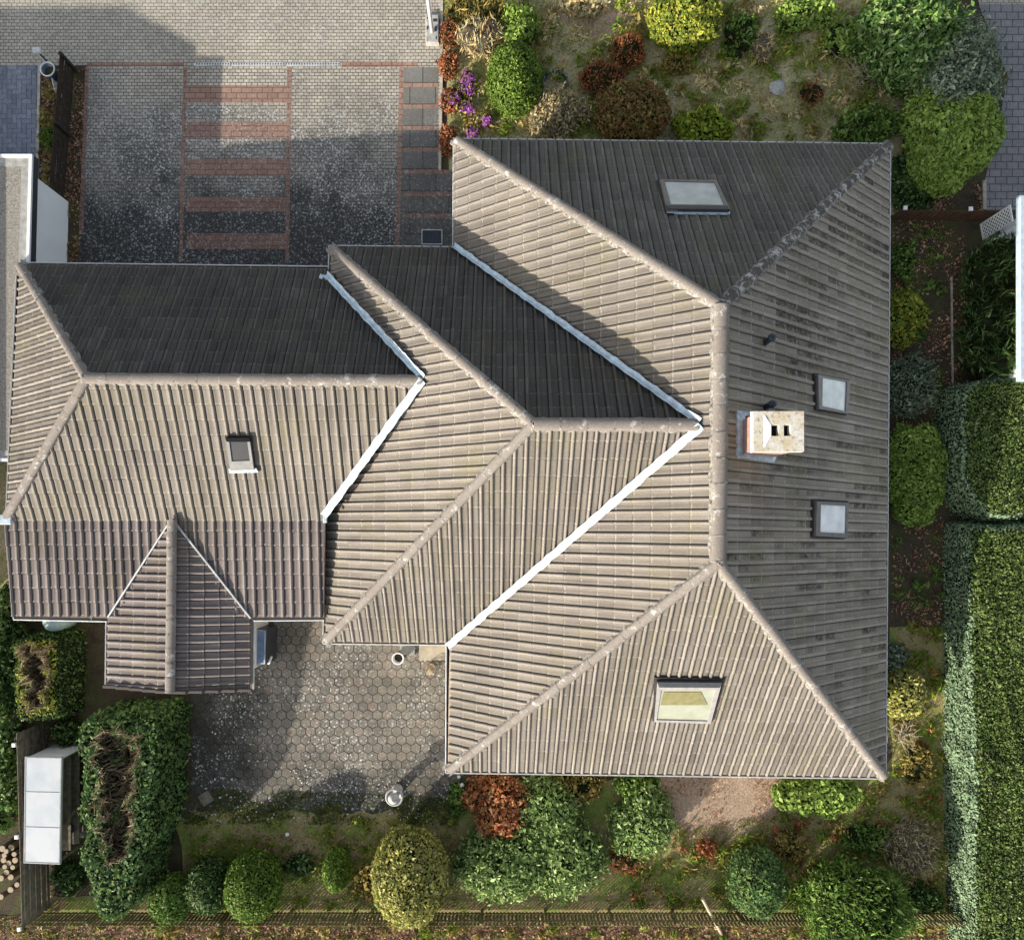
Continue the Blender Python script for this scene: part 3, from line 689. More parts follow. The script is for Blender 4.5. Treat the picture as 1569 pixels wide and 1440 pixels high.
def roof_face(parent, name, face, mat, per=PER, crs=CRS, inset=.13, phase=0.0, pieces=None):
    if pieces:
        full = face.pts; bmj = bmesh.new(); face.pieces = pieces
        for pc in pieces:
            face.pts = [Vector(p) for p in pc]; o = roof_face(parent, name, face, mat, per, crs, inset, phase)
            bmj.from_mesh(o.data); bpy.data.objects.remove(o)
        face.pts = full; me = bpy.data.meshes.new(name); bmj.to_mesh(me); me.materials.append(mat)
        o = bpy.data.objects.new(name, me); COL.objects.link(o); o.parent = parent; return o
    random.seed(11)
    L = [face.loc(p) for p in face.pts]
    us = [a for a, b in L]; vs = [b for a, b in L]
    u0, u1, v1 = min(us), max(us), max(vs)
    fr = (0, .045, .11, .18, .25, .315, .36, .395, .43, .60, .80); ul = []
    for k in range(math.floor(u0/per)-1, math.ceil(u1/per)+2): ul += [(k, f) for f in fr]
    bm = bmesh.new(); lay = bm.loops.layers.uv.new('UVMap')
    tilt = {}; off = {}
    for j in range(-1, math.ceil((v1+.2)/crs)+1):
        rows = []
        for f in (0, 0.0001, 1.0):
            row = []
            for k, q in ul:
                if (k, j) not in tilt: tilt[(k, j)] = (random.gauss(0, .0022), random.gauss(0, .006))
                h = rib((k+q)*per, per)+(.022*(1-f) if f else -.004)+tilt[(k, j)][0]
                row.append(bm.verts.new(face.w((k+q)*per-phase, (j+f)*crs+inset+(tilt[(k, j)][1] if f < .5 else 0), h)))
            rows.append(row)
        dup = [bm.verts.new(v.co) for v in rows[1]]
        for lo, hi, sm in ((rows[0], dup, False), (rows[1], rows[2], True)):
            for c in range(len(ul)-1):
                fc = bm.faces.new((lo[c], lo[c+1], hi[c+1], hi[c])); fc.smooth = sm; k, q0 = ul[c]; q1 = ul[c+1][1] or .999
                for lp, (uu, vv) in zip(fc.loops, ((q0, .002), (q1, .002), (q1, .998 if sm else .003), (q0, .998 if sm else .003))): lp[lay].uv = (k+.0005+uu*.999, j+vv)
    n = len(L)
    mid_ = face.w(sum(x for x, y in L)/n, sum(y for x, y in L)/n)
    for i in range(n):
        a, b = L[i], L[(i+1) % n]
        pa, pb = face.w(*a), face.w(*b); d = (pb-pa).normalized(); no = face.n.cross(d)
        if (mid_-pa).dot(no) < 0: no = -no
        ins = inset if abs(a[1]) < .06 and abs(b[1]) < .06 else 0
        bmesh.ops.bisect_plane(bm, geom=bm.verts[:]+bm.edges[:]+bm.faces[:], plane_co=pa+no*ins, plane_no=no, clear_inner=True, clear_outer=False)
    if sum(f.normal.dot(face.n) for f in bm.faces) < 0: bmesh.ops.reverse_faces(bm, faces=bm.faces[:])
    me = bpy.data.meshes.new(name); bm.to_mesh(me); bm.free(); me.materials.append(mat)
    o = bpy.data.objects.new(name, me); COL.objects.link(o); o.parent = parent
    return o
def part(name): 
    o = bpy.data.objects.new(name, None); COL.objects.link(o); o.parent = house; return o
def ridge(parent, a, b, r=.15, L=.62, lift=.02, flat=1.0, name='ridge_cap', mat=None):
    a, b = Vector(a), Vector(b); d = b-a; n = max(2, round(d.length/L)); st = d/n; dn = d.normalized()
    side = dn.cross(Vector((0, 0, 1))).normalized(); up = side.cross(dn).normalized(); m = MB()
    for i in range(n):
        j = Vector((random.gauss(0, .003), random.gauss(0, .003), random.gauss(0, .002)))
        p0 = a+st*i-dn*.004+j; p1 = a+st*(i+1)-dn*.012+j; V = []
        K = 9
        for p, rad, lf in ((p0, r*1.02, lift+.006), (p1, r*.985, lift)):
            for k in range(K+1):
                t = math.pi*(-.06+1.12*k/K)
                V.append(p+side*rad*math.cos(t)+up*(rad*math.sin(t)*.60*flat+lf-.03))
        F_ = [(k, k+1, K+2+k, K+1+k) for k in range(K)]
        mcol = len(F_); V += V[:]; F_ += [tuple(range(2*K+2, 3*K+3)), tuple(range(3*K+3, 4*K+4))[::-1]]
        m.add(V, F_)
        V = []
        for q_ in (p1-dn*.03, p1+dn*.012):
            for k in range(K+1):
                t = math.pi*(-.06+1.12*k/K); V.append(q_+side*r*1.035*math.cos(t)+up*(r*1.05*math.sin(t)*.60*flat+lift-.026))
        m.add(V, [(k, k+1, K+2+k, K+1+k) for k in range(K)], 1)
    o = m.build(name, [mat or M['cap'], M['mortar']], parent)
    for p in o.data.polygons: p.use_smooth = len(p.vertices) == 4
    return o
def mortar(parent, a, b, r=.15):
    a, b = Vector(a), Vector(b); dn = (b-a).normalized(); side = dn.cross(Vector((0, 0, 1))).normalized(); m = MB()
    L = (b-a).length; n = int(L/.16)
    for sgn in (-1, 1):
        V = []; 
        for i in range(n+1):
            p = a+(b-a)*(i/n); w_ = r*1.0+.015+.02*math.sin(i*1.3)+random.uniform(0, .02)
            V += [p+side*sgn*(r*.7)+Vector((0, 0, .04)), p+side*sgn*w_+Vector((0, 0, -.06-w_*.1))]
        m.add(V, [(2*i, 2*i+1, 2*i+3, 2*i+2) for i in range(n)])
    return m.build('mortar_bed', M['mortar'], parent)
def valley(parent, a, b, f1, f2, w=.16, up=.07):
    """zinc sheet lying in the valley between faces f1 and f2"""
    a, b = Vector(a), Vector(b); d = (b-a).normalized(); L = (b-a).length; n = int(L/.12); V = []
    hor = Vector((-d.y, d.x, 0)).normalized(); c2 = sum((p for p in f2.pts), Vector())/len(f2.pts)
    if (c2-a).dot(hor) < 0: hor = -hor
    def dirin(f, sg):
        s_ = f.n.cross(d).normalized(); return s_ if s_.dot(hor)*sg > 0 else -s_
    d1, d2 = dirin(f1, -1), dirin(f2, 1); seg = .9
    for i in range(n+1):
        p = a+(b-a)*(i/n)
        k = (i*L/n) % seg/seg; wob = .010*math.sin(i*1.1)+.006*math.sin(i*2.7+1)+random.uniform(-.008, .008)+.012*k
        V += [p+d1*(w+wob)+f1.n*(up+.01), p+d1*.05+f1.n*(up*.8+.012*k), p+d2*.05+f2.n*(up*.8+.012*k), p+d2*(w+.010*math.sin(i*1.3+2)+random.uniform(-.008, .008))+f2.n*(up+.01)]
    Fc = [(4*i+k, 4*i+k+1, 4*i+5+k, 4*i+4+k) for i in range(n) for k in range(3)]
    o = mesh('valley_flashing', V, Fc, M['zinc'], parent, smooth=True); return o
def gutter(parent, a, b, out, r=.085, name='gutter'):
    """half-round gutter; a-b is the outer lip as seen from above"""
    a, b = Vector(a), Vector(b); out = Vector(out).normalized(); d = (b-a).normalized()
    c0 = -out*r; V = []; K = 8
    for p in (a, b):
        for rad in (r, r-.008):
            for k in range(K+1):
                t = math.pi*k/K; V.append(p+c0+out*rad*math.cos(t)-Vector((0, 0, 1))*rad*math.sin(t)-Vector((0, 0, .03)))
    n = K+1; Fc = []; Mi = []
    for k in range(K):
        Fc += [(k, k+1, 2*n+k+1, 2*n+k), (n+k+1, n+k, 3*n+k, 3*n+k+1)]; Mi += [0, 1]
    m = MB(); m.V = V; m.F = Fc; m.M = Mi
    m.tube([a-Vector((0, 0, .025)), b-Vector((0, 0, .025))], .024, 6, 0)   # rolled lip
    m.add([V[i] for i in range(n)], [tuple(range(n))]); m.add([V[2*n+i] for i in range(n)], [tuple(range(n))])
    L = (b-a).length
    for i in range(1, int(L/2.4)+1):
        p = a+d*(i*2.4)
        if (p-a).length < L-.3: m.tube([p-out*.0-Vector((0, 0, .025)), p-out*2*r-Vector((0, 0, .02))], .010, 4, 0)
    return m.build(name, [M['gutter'], M['gutter_in']], parent)
def poly_slab(parent, name, P3, off, th, mat):
    """closed slab just beneath a roof face, so no light gets in"""
    P3 = [Vector(p) for p in P3]; n = len(P3); nz = (P3[1]-P3[0]).cross(P3[2]-P3[0]).normalized()
    if nz.z < 0: P3 = P3[::-1]; nz = -nz
    V = [p-nz*off for p in P3]+[p-nz*(off+th) for p in P3]
    Fc = [tuple(range(n)), tuple(range(n, 2*n))[::-1]]+[(i, n+i, n+(i+1) % n, (i+1) % n) for i in range(n)]
    return V, Fc

# key points (photo pixel, distance as a fraction of the camera-to-eave distance)
RN1, RN2, RS2, RS1 = P(695, 212, 1), P(1365, 220, 1), P(1358, 1193, 1), P(683, 1184, 1)
RA, RB = P(1105, 468, .766), P(1101, 862, .766)
MNW, MNE, MSE, MSW = P(504, 376, 1), P(692, 377, 1), P(686, 988, 1), P(495, 986, 1)
MA = P(818, 650, .784); ME = P(1068, 651, .781)
LNW, LNE = P(28, 402, 1), P(503, 409, 1)
LBW, LBE = P(8, 797, .971), P(498, 797, .971)
LSW, LSE = P(20, 949, .988), P(496, 950, .988)
LA, LE = P(133, 580, .8875), P(648, 583, .8865)
# extend eave lines under the neighbouring roof so that every face is a convex polygon
fRN = Face([RN1, RN2, RA]); fRE = Face([RN2, RS2, RB, RA]); fRS = Face([RS2, RS1, RB]); fRW = Face([RS1, RN1, RA, RB])
main = part('main_roof'); mid = part('middle_roof'); wing = part('wing_roof'); porch = part('porch_roof')
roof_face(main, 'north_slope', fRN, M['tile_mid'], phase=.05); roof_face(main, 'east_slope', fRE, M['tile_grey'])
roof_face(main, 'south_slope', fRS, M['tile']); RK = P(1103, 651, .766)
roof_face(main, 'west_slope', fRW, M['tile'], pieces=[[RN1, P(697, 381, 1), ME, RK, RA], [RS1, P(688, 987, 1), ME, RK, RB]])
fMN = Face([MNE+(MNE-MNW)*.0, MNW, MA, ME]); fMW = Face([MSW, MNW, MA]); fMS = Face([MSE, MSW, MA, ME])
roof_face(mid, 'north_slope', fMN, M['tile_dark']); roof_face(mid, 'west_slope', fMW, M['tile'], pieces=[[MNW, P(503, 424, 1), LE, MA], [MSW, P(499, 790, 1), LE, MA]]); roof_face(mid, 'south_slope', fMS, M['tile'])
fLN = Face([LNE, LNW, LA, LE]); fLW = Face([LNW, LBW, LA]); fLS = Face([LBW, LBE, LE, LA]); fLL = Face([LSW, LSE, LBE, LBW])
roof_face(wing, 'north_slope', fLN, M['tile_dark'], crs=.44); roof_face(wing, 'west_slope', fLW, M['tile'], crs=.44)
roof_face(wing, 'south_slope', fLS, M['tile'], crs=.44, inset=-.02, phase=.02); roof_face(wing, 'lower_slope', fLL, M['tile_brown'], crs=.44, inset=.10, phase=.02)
PW0, PW1 = P(163, 948, .990), P(162, 1050, .990); PE0, PE1 = P(387, 952, .990), P(387, 1056, .990)
PA, PB = P(265, 797, .9665), P(262, 1060, .9665)
fPW = Face([PW1, PW0, PA, PB]); fPE = Face([PE0, PE1, PB, PA])
roof_face(porch, 'west_slope', fPW, M['tile_brown'], per=.262, crs=.44, inset=.06); roof_face(porch, 'east_slope', fPE, M['tile_brown'], per=.262, crs=.44, inset=.06)
# decks below the tiles
for par, fs in ((main, (fRN, fRE, fRS, fRW)), (mid, (fMN, fMW, fMS)), (wing, (fLN, fLW, fLS, fLL)), (porch, (fPW, fPE))):
    b = MB()
    for f in fs:
        for q_ in getattr(f, 'pieces', [f.pts]): V, Fc = poly_slab(par, 'x', [Vector(p)-f.n*(Vector(p)-f.o).dot(f.n) for p in q_], .06, .05, None); b.add(V, Fc)
    b.build('roof_deck', M['soffit'], par)
# ridges
u = Vector((0, 0, .03))
for a, b_ in ((RA, RN1), (RA, RN2), (RB, RS1), (RB, RS2)): ridge(main, b_+(a-b_).normalized()*.16+u, a+u, .125, mat=M['cap_dark'] if b_ is RN2 else None); mortar(main, b_, a)
ridge(main, RA, RB+u*0, .18, .62, .06); mortar(main, RA, RB, .2)
for b_ in (MNW, MSW): ridge(mid, b_+(MA-b_).normalized()*.16+u, MA+u, .13); mortar(mid, b_, MA)
ridge(mid, MA+u, ME+u, .16); mortar(mid, MA, ME)
ridge(wing, LNW+(LA-LNW).normalized()*.2+u, LA+u, .13); mortar(wing, LNW, LA); ridge(wing, LBW+(LA-LBW).normalized()*.1+u, LA+u, .14); mortar(wing, LBW, LA)
ridge(wing, LA+u, LE+u, .15); mortar(wing, LA, LE)
ridge(porch, PA+u*2, PB+u*2, .15, .44)
# verge tiles at the porch gable end and the wing corner piece
vb = MB()
for a, b_ in ((PW1, PB), (PE1, PB)):
    a, b_ = Vector(a), Vector(b_); d = b_-a; n = 5
    for i in range(n):
        p = a+d*((i+.5)/n)+Vector((0, 0, .05)); vb.box(p, (d.length/n*1.02, .09, .10), math.atan2(d.y, d.x), 0, .015)
vb.build('verge_tile', M['tile_brown'], porch)
for c0, sz, rz in ((LBW+Vector((.10, .02, .10)), (.34, .30, .07), 0), (P(498, 788, .965), (.12, .5, .06), 0), (P(496, 425, .985), (.26, .14, .05), -.3)):
    cp = MB(); cp.box(c0, sz, rz, 0, .015); cp.build('corner_flashing', M['zinc'], wing)
# valleys
valley(main, P(697, 381, .998), ME+Vector((.05, 0, 0)), fRW, fMN, .15, .115); valley(main, P(688, 987, .998), ME+Vector((.1, 0, 0)), fRW, fMS, .17, .115)
valley(wing, P(503, 424, .985), LE+Vector((.05, 0, 0)), fMW, fLN, .15, .115); valley(wing, P(500, 790, .966), LE+Vector((.05, 0, 0)), fMW, fLS, .17, .115)
pv = MB()
for a, b_ in ((P(167, 945, .987), P(262, 799, .969)), (P(385, 947, .987), P(268, 799, .969))):
    d = (b_-a); s_ = Vector((-d.y, d.x, 0)).normalized()*.022; z = Vector((0, 0, .075))
    pv.add([a-s_+z, a+s_+z, b_+s_+z, b_-s_+z, a-s_, a+s_, b_+s_, b_-s_], [(0, 1, 2, 3), (4, 7, 6, 5), (0, 4, 5, 1), (1, 5, 6, 2), (2, 6, 7, 3), (3, 7, 4, 0)])
pv.build('valley_flashing', M['gutter'], porch)
# gutters
e_n, e_s, e_e, e_w = (0, 1, 0), (0, -1, 0), (1, 0, 0), (-1, 0, 0)
gutter(main, RN1, RN2, e_n); gutter(main, RN2, RS2, e_e); gutter(main, RS1, RS2, e_s); gutter(main, RN1, P(694, 377, 1), e_w); gutter(main, P(684, 990, 1), RS1, e_w)
gutter(mid, MNW, P(692, 378, 1), e_n); gutter(mid, MNW, P(503, 420, 1), e_w); gutter(mid, P(498, 800, 1), MSW, e_w); gutter(mid, MSW, P(684, 988, 1), e_s)
gutter(wing, LNW+Vector((.05, 0, 0)), P(503, 408, 1), e_n); gutter(wing, P(24, 422, 1.0), LBW, e_w); gutter(wing, LSW, P(163, 952, .988), e_s); gutter(wing, P(388, 951, .988), LSE, e_s)
gutter(wing, LBW-Vector((0, 0, .05)), LSW, e_w)
gutter(porch, P(162, 952, .992), P(161, 1050, .992), e_w); gutter(porch, P(389, 951, .992), P(388, 1056, .992), e_e)
# walls under the eaves
wl = MB()
def inset_rect(a, b, c, d, k, z0, z1):
    cen = (a+b+c+d)/4; pts = []
    for p in (a, b, c, d):
        v = p-cen; pts.append((p.x-math.copysign(k, v.x), p.y-math.copysign(k, v.y)))
    wl.prism(pts, z0, z1)
inset_rect(RN1, RN2, RS2, RS1, .65, 0, 2.18)
inset_rect(MNW, P(760, 376, 1), P(760, 988, 1), MSW, .62, 0, 2.17)
inset_rect(LNW, P(560, 409, 1), P(560, 949, .988), LSW, .60, 0, 2.16)
inset_rect(PW0+Vector((0, 1, 0)), PE0+Vector((0, 1, 0)), PE1, PW1, .4, 0, 2.30)
wl.build('wall', M['render'], house)
sf = MB()
for a, b_, c, d in ((RN1, RN2, RS2, RS1), (MNW, P(760, 376, 1), P(760, 988, 1), MSW), (LNW, P(560, 409, 1), P(560, 949, 1), P(22, 949, 1))):
    cen = (a+b_+c+d)/4; z = 2.20-.004*len(sf.F)
    sf.prism([(p.x-math.copysign(.12, (p-cen).x), p.y-math.copysign(.12, (p-cen).y)) for p in (a, b_, c, d)], z-.03, z)
sf.build('soffit', M['soffit'], house)
def wall_panel(name, px0, px1, facing, z0, z1, pane):
    """window or door standing proud of a wall; px0,px1 world (x,y) ends"""
    a, b = Vector((*px0, 0)), Vector((*px1, 0)); d = b-a; rz = math.atan2(d.y, d.x); m = (a+b)/2+Vector(facing)*.03
    f = MB(); f.box((m.x, m.y, (z0+z1)/2), (d.length, .08, z1-z0), rz); o = f.build(name, M['white'], house)
    g = MB(); m2 = m+Vector(facing)*.03; k = max(1, round(d.length/1.0)); dn = d.normalized(); wseg = (d.length-.08)/k
    for i in range(k):
        c = m2+dn*(-d.length/2+.04+wseg*(i+.5)); g.box((c.x, c.y, (z0+z1)/2), (wseg-.08, .05, z1-z0-.16), rz)
    g.build('pane' if pane is not M['wood_grey'] else 'door_panel', pane, o)
wall_panel('window', (1.5, -14.05+6.95), (4.2, -7.05), (0, -1, 0), .9, 2.0, M['glass_dark'])
wall_panel('window', (6.0, -6.98), (8.4, -6.98), (0, -1, 0), .9, 2.0, M['glass_dark'])
wall_panel('patio_door', (-4.6, -2.73), (-2.3, -2.73), (0, -1, 0), .05, 2.05, M['glass_dark'])
wall_panel('garage_door', (-13.2, 7.95), (-10.6, 7.95), (0, 1, 0), .05, 2.05, M['wood_grey'])
wall_panel('window', (2.0, 11.75), (4.0, 11.75), (0, 1, 0), .9, 2.0, M['glass_dark'])
# skylights
def skylight(face, outer, inner, pane, par, up=.14, bar=None, barmat=None, label=None, frame=None, flash=None):
    fr = MB(); O = [face.hit(x, y, up) for x, y in outer]; I = [face.hit(x, y, up) for x, y in inner]; n = face.n
    V = [*O, *I, *[p-n*(up+.05) for p in O], *[p-n*.05 for p in I]]
    Fc = []
    for i in range(4):
        j = (i+1) % 4; Fc += [(i, j, 4+j, 4+i), (i, 8+i, 8+j, j), (4+i, 4+j, 12+j, 12+i)]
    fr.add(V, Fc)
    sk = fr.build('skylight', frame or M['frame'], par)
    if label: sk['label'] = label
    cen_ = sum(O, Vector())/4; K_ = [cen_+(p-cen_)*(1.10 if up_ else 1.05)-n*(up-.075) for p, up_ in zip(O, (1, 1, 0, 0))]
    fb = MB(); fb.add(K_+[p-n*.1 for p in K_], [(0, 1, 2, 3), (0, 4, 5, 1), (1, 5, 6, 2), (2, 6, 7, 3), (3, 7, 4, 0)]); fb.build('flashing', M['lead_dark'], sk)
    mesh('pane', [p-n*.03 for p in I], [(0, 1, 2, 3)], pane, sk)
    if bar:
        b = MB(); B = [face.hit(x, y, up+.03) for x, y in bar]; b.add(B+[p-n*.12 for p in B], [(0, 1, 2, 3), (0, 4, 5, 1), (1, 5, 6, 2), (2, 6, 7, 3), (3, 7, 4, 0)]); b.build('cover_bar', barmat, sk)
    if flash:
        b = MB(); B = [face.hit(x, y, .085) for x, y in flash]; b.add(B+[p-n*.05 for p in B], [(0, 1, 2, 3), (0, 4, 5, 1), (1, 5, 6, 2), (2, 6, 7, 3), (3, 7, 4, 0)]); b.build('apron', M['zinc'], sk)
    return sk
skylight(fRN, [(1011, 275), (1098, 276), (1119, 321), (1022, 322)], [(1018, 277), (1095, 279), (1110, 314), (1028, 313)], M['glass_grey'], main, bar=[(1021, 314.5), (1115, 315.5), (1118, 321), (1023, 320)], barmat=M['dark_metal'], flash=[(1021, 321.5), (1118, 322.5), (1119, 327), (1022, 326)])
skylight(fRS, [(1008, 1044), (1106, 1046), (1089, 1109), (1003, 1106)], [(1013, 1057), (1096, 1057), (1084, 1105), (1006, 1103)], M['glass_green'], main, bar=[(1007, 1045), (1106, 1046), (1103, 1053.5), (1010, 1053)], barmat=M['dark_metal'], frame=plain('grey_frame', (.33, .31, .30), .5))
pm = MB()
for q in ([(1017, 1060), (1074, 1060), (1084, 1080), (1012, 1080)],):
    Bq = [fRS.hit(x, y, .126) for x, y in q]; pm.add(Bq, [(0, 1, 2, 3)])
pm.build('blind', plain('olive_blind', (.22, .20, .09), .5), [o for o in main.children if o.name.startswith('skylight')][-1])
skylight(fRE, [(1254, 574), (1303, 583), (1300, 634), (1255, 626)], [(1261, 578), (1298, 585), (1296, 630), (1260, 622)], M['glass_grey'], main)
skylight(fRE, [(1252, 768), (1301, 770), (1298, 824), (1250, 821)], [(1258, 773), (1297, 775), (1296, 817), (1257, 815)], M['glass_white'], main)
skylight(fLS, [(345, 671), (382, 671), (389, 720), (353, 721)], [(351, 677), (379, 677), (383, 706), (355, 707)], M['glass_dark'], wing, flash=[(350, 718), (392, 717), (396, 724), (351, 725)], bar=[(345, 671), (382, 671), (384, 677), (347, 677)], barmat=M['black'], frame=plain('old_grey_frame', (.24, .24, .23), .6))
# small grey step flashing left and right of the chimney, chimney itself
ch = MB(); top_r = .748; zt = H-top_r*DE
c4 = [P(1158, 634, top_r), P(1228, 636, top_r), P(1227, 688, top_r), P(1157, 689, top_r)]
zb = H-.90*DE
ch.prism([(p.x, p.y) for p in c4], zb, zt-.16)
chim = ch.build('chimney', M['brick_red'], house)
xs0, xs1 = c4[0].x-.06, c4[1].x+.06; ys0, ys1 = c4[2].y-.06, c4[0].y+.06
fl = [((1180.5-NX), (1193.5-NX), (651-NY), (668-NY)), ((1201-NX), (1211-NX), (651-NY), (668-NY))]
k = top_r*DE/F
X = sorted([xs0, xs1]+[v*k for f in fl for v in f[:2]]); Y0, Y1 = -fl[0][3]*k, -fl[0][2]*k
cb_ = MB()
def slab(x0, x1, y0, y1, z0=zt-.16, z1=zt): cb_.box(((x0+x1)/2, (y0+y1)/2, (z0+z1)/2), (x1-x0, y1-y0, z1-z0))
slab(xs0, xs1, ys0, Y0); slab(xs0, xs1, Y1, ys1); slab(X[0], X[1], Y0, Y1); slab(X[2], X[3], Y0, Y1); slab(X[4], X[5], Y0, Y1)
cb_.build('chimney_cap', M['chim_cap'], chim)
ff = MB(); ff.add([(xs0-.02, ys0-.02, zt-.12), (xs0+.28, ys0+.12, zt+.015), (xs0+.28, ys1-.12, zt+.015), (xs0-.02, ys1+.02, zt-.12)], [(0, 1, 2, 3)])
ff.add([(xs0+.28, ys0+.12, zt+.015), (xs0+.42, Y0, zt+.004), (xs0+.42, Y1, zt+.004), (xs0+.28, ys1-.12, zt+.015)], [(0, 1, 2, 3)])
ff.build('mortar_fillet', M['white'], chim)
fl_ = MB()
for x0, x1 in ((X[1], X[2]), (X[3], X[4])): fl_.box(((x0+x1)/2, (Y0+Y1)/2, zt-.162), (x1-x0+.05, Y1-Y0+.05, .01))
fl_.build('flue', M['black'], chim)
cf = MB()
for q in ([(1130, 632), (1142, 630), (1141, 700), (1131, 702)], [(1131, 692), (1190, 700), (1186, 709), (1130, 700)], [(1130, 629), (1156, 632), (1156, 637), (1131, 637)]):
    B = [fRE.hit(x, y, .075) for x, y in q]; cf.add(B+[p-fRE.n*.06 for p in B], [(0, 1, 2, 3), (0, 4, 5, 1), (1, 5, 6, 2), (2, 6, 7, 3), (3, 7, 4, 0)])
cf.build('lead_flashing', M['zinc'], chim)
for x, y in ((1172, 525), (1173, 624)):
    b = MB(); p = fRE.hit(x, y, 0); b.lathe(p-Vector((0, 0, .1)), [(.08, 0), (.08, .48), (.10, .50), (.10, .57), (.05, .60)], 16); b.build('vent_pipe', M['plastic_dark'], house)

# ------------------------------------------------------------------ neighbours
ng = thing('neighbour_garage', 'flat roofed white garage with gravel roof beyond the left wing', 'garage', G(0, 400))
hg = 2.22
r4 = [G(50, 237, hg), G(46, 402, hg), G(37, 707, hg), G(-84, 707, hg), G(-84, 237, hg)]
b = MB(); ins = [Vector((p.x+(-.34 if p.x > -20 else .3), p.y+(.3 if p.y < 4 else -.36), 0)) for p in r4]
b.prism([(p.x, p.y) for p in ins], 0, hg-.25); b.build('wall', M['white_wall'], ng)
b = MB(); b.prism([(p.x, p.y) for p in r4], hg-.26, hg-.04); b.build('fascia', M['dark_metal'], ng)
def shrink(P_, k):
    c = sum((Vector((p.x, p.y, 0)) for p in P_), Vector())/len(P_)
    return [Vector((p.x-math.copysign(k, p.x-c.x), p.y-math.copysign(k, p.y-c.y), p.z)) for p in P_]
def rim(P_, k, z0, z1, mat, name, par):
    I = shrink(P_, k); n = len(P_); m = MB()
    V = [(p.x, p.y, z0) for p in P_]+[(p.x, p.y, z1) for p in P_]+[(p.x, p.y, z0) for p in I]+[(p.x, p.y, z1) for p in I]; Fc = []
    for i in range(n):
        j = (i+1) % n; Fc += [(i, j, n+j, n+i), (n+i, n+j, 3*n+j, 3*n+i), (3*n+i, 3*n+j, 2*n+j, 2*n+i)]
    m.add(V, Fc); return m.build(name, mat, par)
rc = [r4[0], r4[2], r4[3], r4[4]]
rim(rc, .10, hg-.04, hg+.03, M['white'], 'roof_edge', ng)
rim(shrink(rc, .10), .26, hg-.038, hg-.01, M['concrete'], 'roof_border', ng)
I = shrink(rc, .30); b = MB(); b.prism([(p.x, p.y) for p in I], hg-.039, hg-.02); gv = b.build('gravel_roof', M['gravel'], ng)
# the house the garage belongs to stands outside the frame; its roof throws the shadow on the forecourt
nh = thing('neighbour_house', 'neighbouring hip roofed house left of the flat garage', 'house', (-26, 6, 0))
b = MB(); b.prism([(-37, -2), (-17.7, -2), (-17.7, 9.4), (-37, 9.4)], 0, 2.8); b.build('wall', M['white_wall'], nh)
b = MB(); V = [(-38, -3, 2.9), (-17.1, -3, 2.9), (-17.1, 11.0, 2.9), (-38, 11.0, 2.9), (-32, 7.9, 5.0), (-24.2, 7.9, 5.0), (-24.2, 3.2, 5.0), (-32, 3.2, 5.0)]
b.add(V, [(0, 1, 6, 7), (1, 2, 5, 6), (2, 3, 4, 5), (3, 0, 7, 4), (4, 7, 6, 5), (0, 3, 2, 1)]); b.build('roof', M['tile_brown'], nh)
# right hand neighbour: only its gutter and eave enter the frame
nb = thing('neighbour_house', 'neighbouring building whose pale eave enters the frame past the conifers', 'house', G(1600, 440))
he2 = 2.5
a, c_ = G(1563, 300, he2), G(1561, 584, he2)
b = MB(); b.prism([(a.x+.7, a.y-.4), (a.x+9, a.y-.4), (c_.x+9, c_.y+.4), (c_.x+.7, c_.y+.4)], 0, he2-.1); b.build('wall', M['white_wall'], nb)
b = MB(); b.add([a+Vector((.12, 0, .05)), a+Vector((9, 0, .05)), c_+Vector((9, 0, .05)), c_+Vector((.12, 0, .05)), a+Vector((4.5, -4, 2.2)), c_+Vector((4.5, 4, 2.2))], [(0, 3, 5, 4), (0, 4, 1), (1, 4, 5, 2), (2, 5, 3), (0, 1, 2, 3)]); b.build('roof', M['zinc'], nb)
b = MB(); b.box(((a.x+c_.x)/2+.1, (a.y+c_.y)/2, he2-.02), (.26, (a-c_).length, .16), 0, 0, .03); b.build('eave_board', plain('pale_blue_eave', (.46, .56, .66), .5), nb)

# ------------------------------------------------------------------ fences and garden things
def fence(name, label, a, b, h, kind, mats, posts=2.2, capm=None, gap=.127, bw=.075, faces=1):
    random.seed(len(label))
    a, b = Vector(a), Vector(b); a.z = b.z = 0; d = b-a; L = d.length; dn = d/L; rz = math.atan2(d.y, d.x)
    t = thing(name, label, 'fence', a); p = MB(); nn = Vector((-dn.y, dn.x, 0))
    if kind == 'picket':
        for i in range(int(L/gap)):
            c = a+dn*(gap*(i+.5)); hh = h+random.uniform(-.015, .015)
            p.box((c.x+random.uniform(-.004, .004), c.y, hh/2+.04), (bw, .022, hh), rz+random.gauss(0, .01), 0, .008)
        p.build('pickets', mats, t)
        r = MB()
        for z in (.22*h+.03, .80*h): c = (a+b)/2+nn*.035; r.box((c.x, c.y, z), (L, .04, .07), rz)
        r.build('rail', mats, t)
    else:
        k = int(h/.13)
        for i in range(k):
            c = (a+b)/2+nn*(.012 if i % 2 else -.012); p.box((c.x, c.y, .06+(i+.5)*.13), (L, .022, .118), rz, 0, .004)
        p.build('boards', mats, t)
    for i in range(int(L/posts)+1):
        c = a+dn*min(i*posts, L-.05)+nn*.05
        q = MB(); q.box((c.x, c.y, (h+.06)/2), (.09, .09, h+.06), rz, 0, .01); po = q.build('post', mats, t)
        if capm: q = MB(); q.box((c.x, c.y, h+.08), (.13, .13, .05), rz, 0, .015); q.build('post_cap', capm, po)
    return t
fence('picket_fence', 'long mossy picket fence behind the back garden', G(60, 1396), G(1462, 1396), .80, 'picket', M['wood_moss'])
fence('board_fence', 'horizontal board fence with pale post caps beside the white topped shelter', G(78, 1385), G(70, 1105), 1.35, 'board', M['wood_grey'], 3.0, M['white'])
